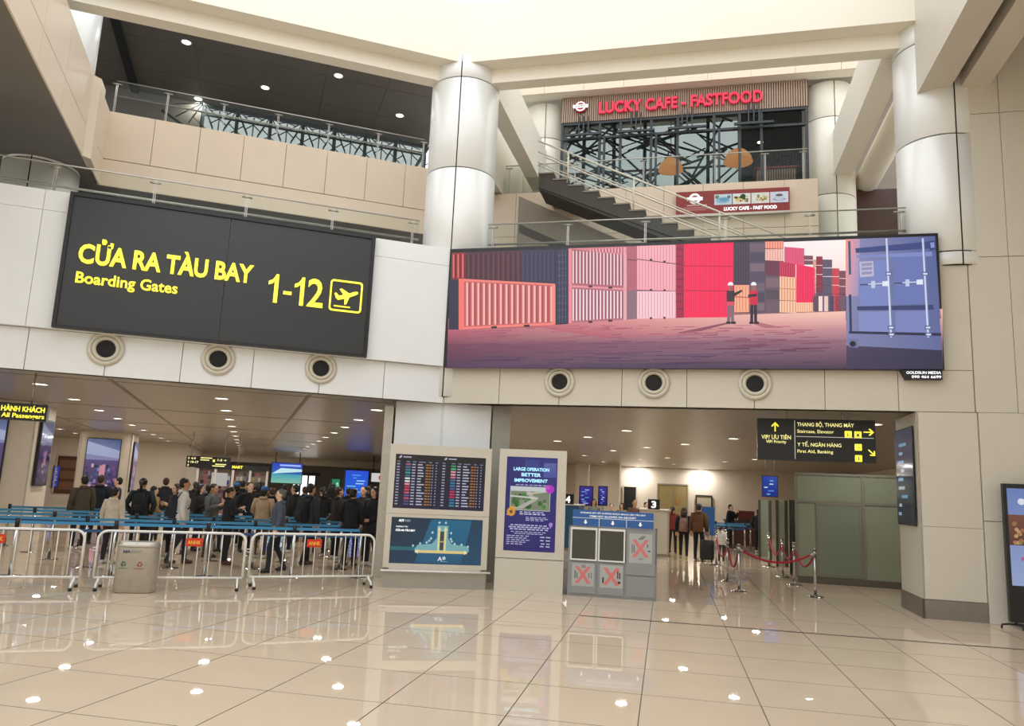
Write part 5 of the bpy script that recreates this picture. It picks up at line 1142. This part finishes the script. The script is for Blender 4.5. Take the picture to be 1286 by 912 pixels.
# ================================================================== PEOPLE
def seg_dist(p, a, b):
    ab = b-a; t = max(0, min(1, (p-a).dot(ab)/max(1e-9, ab.length_squared))); return (p-(a+ab*t)).length
def loft_z(mb, rings, seg=16):       # rings: (cx, cy, z, rx, ry)
    vs = []
    for cx, cy, z, rx, ry in rings:
        for k in range(seg):
            t = 2*math.pi*k/seg; vs.append((cx+rx*math.cos(t), cy+ry*math.sin(t), z))
    n = len(rings); fs = [(i*seg+k, i*seg+(k+1) % seg, (i+1)*seg+(k+1) % seg, (i+1)*seg+k) for i in range(n-1) for k in range(seg)]
    fs += [tuple(range(seg-1, -1, -1)), tuple((n-1)*seg+k for k in range(seg))]
    mb.add(vs, fs, 0, True)
def ball(mb, c, rx, ry, rz, n=12, m=10, cut=None):
    rings = []
    for i in range(m+1):
        t = -math.pi/2+math.pi*i/m; r = max(.02, math.cos(t)); rings.append((c[0], c[1], c[2]+rz*math.sin(t), rx*r, ry*r))
    loft_z(mb, rings, n)
# arm poses: (elbow, wrist, hand direction) for the left(+x) side in body space facing -y
ARMS = {'down': ((.245, .03, 1.12), (.255, -.03, .87), (.05, -.1, -1)), 'phone': ((.235, -.02, 1.12), (.10, -.24, 1.20), (-.5, -.6, .5)),
        'front': ((.25, .02, 1.12), (.08, -.19, .98), (-.8, -.4, -.1)), 'up': ((.25, -.1, 1.17), (.14, -.22, 1.40), (-.2, -.3, 1)), 'carry': ((.24, .05, 1.12), (.22, -.16, 1.02), (-.1, -1, 0)), 'pocket': ((.29, .06, 1.13), (.21, -.06, .93), (-.3, -.3, -1))}
LEGS = {'stand': (((.10, 0, .90), (.105, -.015, .49), (.11, .02, .08)), ((-.10, 0, .90), (-.105, -.015, .49), (-.115, .02, .08))),
        'step': (((.10, 0, .90), (.105, -.12, .50), (.11, -.13, .08)), ((-.10, 0, .90), (-.105, .02, .50), (-.11, .20, .10)))}
SH = (.185, .0, 1.37)
BODY = {}
def hand(mb, w, d, side):
    d = Vector(d).normalized(); w = Vector(w); s = Vector((0, 0, 1)).cross(d)
    if s.length < .2: s = Vector((0, -1, 0)).cross(d)
    s.normalize(); nrm = d.cross(s)
    mb.tube([w-d*.02, w+d*.02, w+d*.06, w+d*.09], [.027, .036, .040, .034], 10)
    for i, (o, l) in enumerate(((-.030, .062), (-.010, .074), (.010, .070), (.029, .055))):
        a = w+d*.08+s*o; b = a+d*l*.5+nrm*.006; c = b+d*l*.35+nrm*.02; mb.tube([a, b, c], [.0095, .009, .0075], 6)
    a = w+d*.03+s*(.036*side); b = a+(d*.5+s*side*.8).normalized()*.035; c = b+d*.028; mb.tube([a, b, c], [.012, .0105, .009], 6)
    return w+d*.06
def make_body(pl, pr_, legs):
    key = (pl, pr_, legs)
    if key in BODY: return BODY[key]
    mb = MB(); arms = []; hands = []
    loft_z(mb, [(0, .01, .80, .12, .09), (0, .01, .86, .165, .115), (0, .012, .94, .17, .12), (0, .005, 1.04, .15, .108), (0, 0, 1.14, .155, .112), (0, 0, 1.26, .172, .12), (0, .005, 1.35, .165, .105), (0, .01, 1.405, .10, .075), (0, .012, 1.44, .058, .058)])
    mb.tube([(0, .015, 1.38), (0, .0, 1.47), (0, -.012, 1.53)], [.062, .055, .055], 12)
    # head: cranium, jaw, nose, ears, brow
    ball(mb, (0, .008, 1.605), .077, .096, .095, 16, 12); ball(mb, (0, -.022, 1.545), .060, .070, .075, 14, 10)
    mb.tube([(0, -.082, 1.600), (0, -.104, 1.568), (0, -.086, 1.560)], [.011, .015, .011], 8); mb.tube([(-.03, -.078, 1.520), (.03, -.078, 1.520)], .013, 8)
    for s in (-1, 1): ball(mb, (s*.078, .012, 1.580), .012, .022, .032, 8, 6)
    for s, nm in ((1, pl), (-1, pr_)):
        e, w, d = ARMS[nm]; S = Vector((s*SH[0], SH[1], SH[2])); E = Vector((s*e[0], e[1], e[2])); Wp = Vector((s*w[0], w[1], w[2])); d = (s*d[0], d[1], d[2])
        mb.tube([(s*.13, 0, 1.365), S, S*.55+E*.45, E, E*.5+Wp*.5, Wp], [.062, .066, .056, .047, .043, .031], 12)
        hands.append(hand(mb, Wp, d, -s)); arms.append((S, E, Wp))
    for (h, k, a) in LEGS[legs]:
        h, k, a = Vector(h), Vector(k), Vector(a); mb.tube([h+Vector((0, 0, .04)), h*.7+k*.3, k, k*.6+a*.4+Vector((0, .015, 0)), a], [.098, .088, .062, .056, .045], 14)
        mb.tube([a+Vector((0, .05, -.035)), a+Vector((0, -.02, -.03)), a+Vector((0, -.11, -.045)), a+Vector((0, -.17, -.05))], [.042, .048, .042, .028], 10)
    me = bpy.data.meshes.new('b'); me.from_pydata(mb.v, [], mb.f); me.update(); o = bpy.data.objects.new('b', me); COL.objects.link(o)
    md = o.modifiers.new('r', 'REMESH'); md.mode = 'VOXEL'; md.voxel_size = .0125; md.use_smooth_shade = True
    sm = o.modifiers.new('s', 'SMOOTH'); sm.factor = .4; sm.iterations = 1
    bpy.context.view_layer.update(); out = bpy.data.meshes.new_from_object(o.evaluated_get(bpy.context.evaluated_depsgraph_get())); bpy.data.objects.remove(o); bpy.data.meshes.remove(me)
    zmin = min(v.co.z for v in out.vertices)
    for v in out.vertices: v.co.z -= zmin
    out.materials.clear()
    for k in range(5): out.materials.append(None)
    eyes = [Vector((s*.031, -.083, 1.592-zmin)) for s in (-1, 1)]
    for f in out.polygons:
        c = f.center; q = c+Vector((0, 0, zmin)); m = 1; ad = min(min(seg_dist(q, a, b), seg_dist(q, b, w)) for a, b, w in arms); hd2 = min((q-h).length for h in hands); wd = min((q-w).length for _, _, w in arms)
        if q.z > 1.435: m = 0
        elif hd2 < .12 and all((q-w).dot(h-w) > 0 or (q-w).length > .09 for (_, _, w), h in zip(arms, hands) if (q-h).length < .12): m = 0
        elif c.z < .085: m = 3
        elif q.z < .92 and ad > .075: m = 2
        if m == 0 and min((c-e).length for e in eyes) < .012: m = 4
        f.material_index = m
    out.polygons.foreach_set('use_smooth', [True]*len(out.polygons)); BODY[key] = (out, arms, zmin); return BODY[key]
JACK = {}
def make_jacket(pl, pr_, long):
    key = (pl, pr_, long)
    if key in JACK: return JACK[key]
    mb = MB(); h0 = .70 if long else .84
    loft_z(mb, [(0, .01, h0, .195, .145), (0, .01, h0+.05, .20, .148), (0, .01, .97, .19, .14), (0, .003, 1.10, .182, .135), (0, 0, 1.26, .195, .14), (0, .005, 1.35, .185, .122), (0, .012, 1.415, .115, .092), (0, .014, 1.455, .075, .072)], 20)
    for s, nm in ((1, pl), (-1, pr_)):
        e, w, d = ARMS[nm]; S = Vector((s*SH[0], SH[1], SH[2])); E = Vector((s*e[0], e[1], e[2])); Wp = Vector((s*w[0], w[1], w[2]))
        mb.tube([(s*.10, 0, 1.36), S, S*.55+E*.45, E, E*.5+Wp*.5, Wp*.97+E*.03], [.074, .08, .07, .06, .056, .045], 12)
    loft_z(mb, [(0, .035, 1.40, .10, .075), (0, .05, 1.43, .115, .085), (0, .055, 1.475, .09, .06)], 14)     # collar / folded hood
    me = bpy.data.meshes.new('jacket'); me.from_pydata(mb.v, [], mb.f); me.polygons.foreach_set('use_smooth', [True]*len(me.polygons)); me.materials.append(None); me.update(); JACK[key] = me; return me
HAIR = {}
def make_hair(kind):
    if kind in HAIR: return HAIR[kind]
    mb = MB()
    if kind in ('short', 'grey'):
        ball(mb, (0, .028, 1.628), .086, .094, .088, 16, 12); ball(mb, (0, .05, 1.58), .078, .068, .075, 14, 10)
    elif kind == 'long':
        ball(mb, (0, .024, 1.625), .09, .1, .092, 16, 12); loft_z(mb, [(0, .075, 1.32, .07, .03), (0, .08, 1.42, .09, .045), (0, .065, 1.52, .095, .065), (0, .045, 1.62, .088, .085)], 14)
        for s in (-1, 1): mb.tube([(s*.078, .0, 1.62), (s*.086, .0, 1.53), (s*.082, .01, 1.42)], [.03, .028, .014], 8)
    elif kind == 'tail':
        ball(mb, (0, .024, 1.625), .087, .097, .09, 16, 12); mb.tube([(0, .11, 1.64), (0, .155, 1.60), (0, .15, 1.50), (0, .135, 1.42)], [.03, .035, .03, .012], 8)
    elif kind == 'cap':
        loft_z(mb, [(0, .01, 1.625, .088, .105), (0, .012, 1.66, .089, .104), (0, .014, 1.70, .074, .085), (0, .014, 1.722, .04, .045)], 18); mb.prism([(-.07, -.08), (-.06, -.13), (-.02, -.165), (.02, -.165), (.06, -.13), (.07, -.08)], 1.632, 1.644, plane='xy')
    me = bpy.data.meshes.new('hair'); me.from_pydata(mb.v, [], mb.f); me.polygons.foreach_set('use_smooth', [True]*len(me.polygons)); me.materials.append(None); me.update(); HAIR[kind] = me; return me
SKIN = [mat('skin_light', '#e6bd9f', .55), mat('skin_mid', '#d8a987', .55), mat('skin_tan', '#c4936f', .55)]
hair_black = mat('hair_black', '#17130f', .5); hair_brown = mat('hair_brown', '#3a2519', .5); hair_grey = mat('hair_grey', '#5e5a55', .6); eye_m = mat('eye_dark', '#1b1411', .3); shoe_m = [mat('shoe_dark', '#1f1d1d', .5), mat('shoe_white', '#cfccc6', .5), mat('shoe_brown', '#4c3424', .5)]
def cloth(c): return mat('cloth_'+c[1:], c, .85, var=.12, scale=9)
pid = [0]
def slot(o, i, m): o.material_slots[i].link = 'OBJECT'; o.material_slots[i].material = m
def person(M, x, y, height, rz, arms, legs, top, trousers, hair, label, jacket=None, long=False, hat=None, group='passengers waiting in the queue'):
    pid[0] += 1; i = pid[0]; me, ar, zmin = make_body(arms[0], arms[1], legs)
    o = empty('person', M, x, y, 0, R_(rz)); s = height/1.705; o.scale = (s, s, s); tag(o, label, 'person', group)
    b = link('body', me, o)
    for k, m in enumerate((SKIN[i % 3], cloth(top), cloth(trousers), shoe_m[i % 3], eye_m)): slot(b, k, m)
    if jacket: j = link('jacket', make_jacket(arms[0], arms[1], long), o, None, (0, 0, -zmin)); slot(j, 0, cloth(jacket))
    if hair == 'cap':
        h = link('hair', make_hair('short'), o, None, (0, .006, -zmin-.03)); slot(h, 0, hair_black); c = link('cap', make_hair('cap'), o, None, (0, 0, -zmin)); slot(c, 0, cloth(hat))
    else: h = link('hair', make_hair(hair), o, None, (0, 0, -zmin)); slot(h, 0, hair_grey if hair == 'grey' else (hair_brown if i % 5 == 2 else hair_black))
    return o
def backpack(p, c, label, w=.30):
    o = bpy.data.objects.new('backpack', None); COL.objects.link(o); o.matrix_world = p.matrix_basis.copy(); tag(o, label, 'backpack', 'backpacks carried in the queue')
    mb = MB(); n = 14
    oloft(mb, [[(q[0], .20+q[1], q[2]) for q in oval(a, b, z, 20)] for a, b, z in ((w*.42, .06, .90), (w*.5, .085, .94), (w*.5, .09, 1.15), (w*.46, .08, 1.30), (w*.3, .05, 1.36))]); mb.build('bag', cloth(c), o)
    mb = MB(); oloft(mb, [[(q[0], .295+q[1], q[2]) for q in oval(a, b, z, 16)] for a, b, z in ((w*.34, .02, .95), (w*.38, .04, .98), (w*.38, .04, 1.1), (w*.34, .02, 1.14))]); mb.build('front_pocket', cloth(c), o)
    for s in (-1, 1): MB().tube([(s*.11, .14, 1.30), (s*.115, .06, 1.42), (s*.12, -.06, 1.41), (s*.13, -.145, 1.28), (s*.14, -.12, 1.12), (s*.13, .12, 1.0)], .016, 6).build('strap', cloth(c), o)
    return o
# queue: photo position of the head top, lane depth n, facing (0 = towards viewpoint, 180 = away, 90 = right, -90 = left)
D2, PH, FR, PO, UP, CA = ('down', 'down'), ('phone', 'phone'), ('front', 'front'), ('pocket', 'pocket'), ('up', 'down'), ('carry', 'down')
Q = [
 (107, 598, 5.2, -150, D2, 'stand', '#3a3630', '#23242a', 'short', 'man in dark olive jacket standing left of the tall city screen', '#4a4235', 0),
 (128, 597, 6.6, 180, FR, 'stand', '#1f2430', '#1c1d22', 'short', 'person in dark navy jacket with back turned before the city screen', '#1a1f2c', 0),
 (149, 600, 7.9, -100, PH, 'stand', '#26304e', '#23262e', 'short', 'person in dark blue top facing left by the city screen', None, 0),
 (146, 613, 2.4, 160, D2, 'stand', '#cfc4b2', '#2a2a30', 'short', 'short person in cream hooded jacket with back turned', '#cfc2ae', 0),
 (181, 601, 3.75, 175, PO, 'stand', '#1f2a2a', '#1d1e22', 'tail', 'person in dark green hooded coat with ponytail', '#1d2b2c', 1),
 (195, 611, 5.2, 120, FR, 'stand', '#a8845c', '#3a322c', 'short', 'person in tan jacket next to the dark green coat', '#a8845c', 0),
 (222, 608, 3.9, -60, PH, 'stand', '#3a3238', '#22232a', 'long', 'long haired woman half hidden behind the white hooded man', '#2c2a30', 0),
 (234, 601, 2.4, 95, D2, 'step', '#dcd8d2', '#2b2c33', 'short', 'man in white hooded top with dark backpack, facing right', '#d8d4ce', 0),
 (252, 609, 5.3, 80, PH, 'stand', '#1f2024', '#202128', 'long', 'long haired woman in black reading her phone', '#1c1d22', 0),
 (263, 609, 6.6, 170, PO, 'stand', '#2a2c34', '#1d1e24', 'short', 'man in charcoal coat deep in the queue left of the grey jacket', '#26282f', 0),
 (270, 608, 3.8, 60, PH, 'stand', '#5a5c5e', '#4a4238', 'tail', 'woman in grey jacket holding a white phone', '#55585a', 0),
 (285, 613, 5.2, -40, FR, 'stand', '#b48a86', '#32313a', 'long', 'woman in dusty pink top with long hair', None, 0),
 (298, 607, 6.7, 180, D2, 'stand', '#20242c', '#1f2026', 'cap', 'person with blue cap and dark coat seen from behind', '#1d2129', 0),
 (291, 612, 2.45, 100, PH, 'stand', '#1c1e24', '#1d1e22', 'tail', 'woman in black jacket looking down at her phone', '#191b20', 0),
 (315, 606, 5.2, 20, PO, 'stand', '#15161a', '#17181c', 'short', 'tall man in black track jacket facing the viewpoint', '#15171c', 0),
 (333, 612, 3.8, 170, FR, 'stand', '#a8947a', '#4a4238', 'cap', 'older man with blue cap and tan jacket', '#a48f74', 0),
 (342, 613, 6.6, -170, D2, 'stand', '#15161a', '#17181c', 'short', 'person in plain black coat behind the tan jacket', '#14161a', 1),
 (353, 615, 1.15, -95, D2, 'step', '#c9c6c2', '#23252b', 'grey', 'grey haired man in blue grey suit jacket walking left', '#4b5260', 0),
 (371, 609, 5.2, -120, PO, 'stand', '#1d2320', '#1b1c20', 'short', 'man in dark green black jacket behind the suited man', '#1b211f', 0),
 (392, 608, 2.4, 130, D2, 'step', '#2c2e32', '#1d1e22', 'short', 'man in charcoal puffer jacket turned to the right', '#2b2d31', 0),
 (406, 612, 5.2, 180, FR, 'stand', '#181a1e', '#191a1e', 'tail', 'person in black with ponytail beside the green pillar screen', '#16181c', 0),
 (427, 612, 3.8, 100, D2, 'stand', '#241c20', '#1a1b20', 'short', 'man in dark maroon jacket in front of the green screen', '#261b1f', 0),
 (445, 614, 2.4, 150, PO, 'stand', '#1a1d22', '#1b1c20', 'short', 'person in black hooded coat before the blue stand', '#181b20', 0),
 (457, 611, 3.7, -30, FR, 'stand', '#1c1d22', '#1b1c22', 'short', 'man in black holding a pale parcel near the kiosk', '#191a1f', 0),
 (471, 612, 2.5, -50, FR, 'stand', '#232226', '#1e1f24', 'long', 'long haired woman in dark coat nearest the flight kiosk', '#201f24', 1),
 (480, 613, 5.3, 180, D2, 'stand', '#1d2026', '#1b1c20', 'short', 'man in dark coat partly hidden by the flight kiosk', '#1b1e24', 0),
]
made = {}
for i, (px, py, n, rz, arms, legs, top, tr, hair, lab, jk, lg) in enumerate(Q):
    x, z = surv(px, py, ML, n); made[i] = person(ML, x, n, max(1.42, min(1.78, z)), rz+random.uniform(-8, 8), arms, legs, top, tr, hair, lab, jk, bool(lg), '#2b5f9e' if hair == 'cap' else None)
extra = [(208, 8.2, 180, '#22252c', 'short', 'man in dark jacket far back between the pillar and the gate sign'), (246, 9.6, 170, '#2a2630', 'tail', 'woman in dark violet coat far back under the gate sign'), (305, 9.3, 160, '#1e2126', 'short', 'man in black far back in the middle of the queue'), (326, 9.0, -160, '#26221f', 'long', 'woman in brown black coat far back in the middle of the queue'), (358, 9.6, 175, '#1c1f24', 'short', 'man in dark coat far back right of the queue middle'), (383, 8.6, -170, '#20262a', 'short', 'man in slate jacket far back right of the suited man'), (417, 9.3, 170, '#221f24', 'long', 'woman in black coat far back by the green screen'), (438, 8.4, 180, '#1a1c20', 'short', 'man in black coat far back before the blue stand'), (465, 9.0, 175, '#1d1d22', 'tail', 'woman in dark coat far back near the kiosk edge')]
for px, n, rz, c, hair, lab in extra:
    x, _ = surv(px, 612, ML, n); person(ML, x, n, random.uniform(1.5, 1.66), rz, D2, 'stand', c, '#1c1d22', hair, lab, c, False)
backpack(made[7], '#2a2c33', 'dark backpack on the man in the white hooded top'); backpack(made[4], '#16181c', 'black backpack on the person in dark green', .28); backpack(made[12], '#23262c', 'dark backpack on the person with the blue cap in the middle', .28); backpack(made[19], '#1d1f24', 'black backpack on the man in the charcoal puffer jacket', .28)
# phones and a parcel in hands
for i, lab in ((8, 'phone in the hands of the woman in black'), (10, 'white phone of the woman in the grey jacket'), (13, 'phone held by the woman looking down')):
    p = made[i]; o = bpy.data.objects.new('phone', None); COL.objects.link(o); o.matrix_world = p.matrix_basis @ Matrix.Translation((0, -.335, 1.22)) @ Matrix.Rotation(R_(-35), 4, 'X'); tag(o, lab, 'phone', 'phones held in the queue')
    MB().box(-.038, .038, -.005, .005, -.075, .075).build('case', white_paint if i == 10 else black, o); MB().box(-.034, .034, .005, .0065, -.07, .07).build('display', mat('phone_glow', '#bcd0e8', .3, emit='#9fb8d8', es=.6), o)
p = made[23]; o = bpy.data.objects.new('parcel', None); COL.objects.link(o); o.matrix_world = p.matrix_basis @ Matrix.Translation((0, -.27, 1.0)); tag(o, 'pale parcel held by the man in black near the kiosk', 'parcel')
MB().box(-.14, .14, -.07, .05, -.06, .08).build('box', mat('parcel_card', '#c8b594', .7), o); MB().box(-.142, .142, -.072, .052, .0, .02).build('tape', mat('parcel_tape', '#a58f68', .5), o)
# travellers in the right lane
def at_r(px, py, n): return surv(px, py, MR, n)
RP = [(845, 640, 11.3, 170, D2, 'stand', '#7a2c22', '#22232a', 'tail', 'woman in rust red jacket at counter three', '#7a2c22'),
      (859, 638, 9.3, 178, D2, 'step', '#1b1c22', '#1d2026', 'long', 'woman in black with patterned backpack at counter three', '#191a20'),
      (878, 633, 8.9, 165, D2, 'stand', '#5c3c22', '#1b1d24', 'short', 'man in brown jacket beside the woman with the backpack', '#5c3c22'),
      (918, 634, 15.5, 60, UP, 'stand', '#1b1e28', '#1c1d24', 'short', 'man in dark navy alone at the far wall', '#1a1d27'),
      (953, 640, 13.8, 160, PO, 'stand', '#20242a', '#1c1d22', 'tail', 'person in dark clothes behind the glass gate', '#1c2026'),
      (746, 627, 12.4, 20, FR, 'stand', '#7a7c78', '#2a2a30', 'long', 'woman in grey green top behind the surrender cabinet', None),
      (768, 633, 12.0, 10, FR, 'stand', '#5c5a56', '#2a2a30', 'short', 'person in grey behind the middle of the surrender cabinet', None),
      (781, 632, 13.2, -20, FR, 'stand', '#8c7a66', '#2a2a30', 'long', 'woman in beige behind the surrender cabinet', None),
      (797, 628, 12.2, 25, D2, 'stand', '#6a4a3c', '#2a2a30', 'short', 'man in brown facing the viewpoint behind the cabinet header', None),
      (812, 631, 12.0, 40, D2, 'stand', '#c8c2ba', '#2a2a30', 'short', 'man in white top beside the number three board', None)]
pr_made = []
for px, py, n, rz, arms, legs, top, tr, hair, lab, jk in RP:
    x, z = at_r(px, py, n); pr_made.append(person(MR, x, n, max(1.40, min(1.75, z)), rz, arms, legs, top, tr, hair, lab, jk, False, None, 'people in the right lane'))
bpk = backpack(pr_made[1], '#8a6a62', 'pink brown patterned backpack on the woman in black'); bpk['group'] = 'backpacks in the right lane'
x, z = at_r(906, 661, 8.4)
kid = person(MR, x, 8.4, max(.9, z), 150, FR, 'stand', '#ded8d2', '#3a3a44', 'tail', 'child in white top among the rope posts', '#ded8d2', False, None, 'people in the right lane')
sc_ = empty('suitcase', MR, 4.95, 8.55, 0, R_(10)); tag(sc_, 'small dark suitcase standing by the man in brown', 'suitcase')
mb = MB(); oloft(mb, [oval(.17, .10, .05, 24), oval(.19, .12, .08, 24), oval(.19, .12, .55, 24), oval(.17, .10, .58, 24)]); mb.build('shell', mat('suitcase_dark', '#23262c', .4), sc_)
for s in (-1, 1): MB().tube([(s*.07, .06, .57), (s*.07, .06, .92)], .008, 6).build('handle_tube', steel, sc_); MB().tube([(s*.13, 0, .05), (s*.13, 0, .0)], .025, 10).build('wheel', black, sc_)
MB().tube([(-.08, .06, .92), (.08, .06, .92)], .014, 8).build('grip', black, sc_)
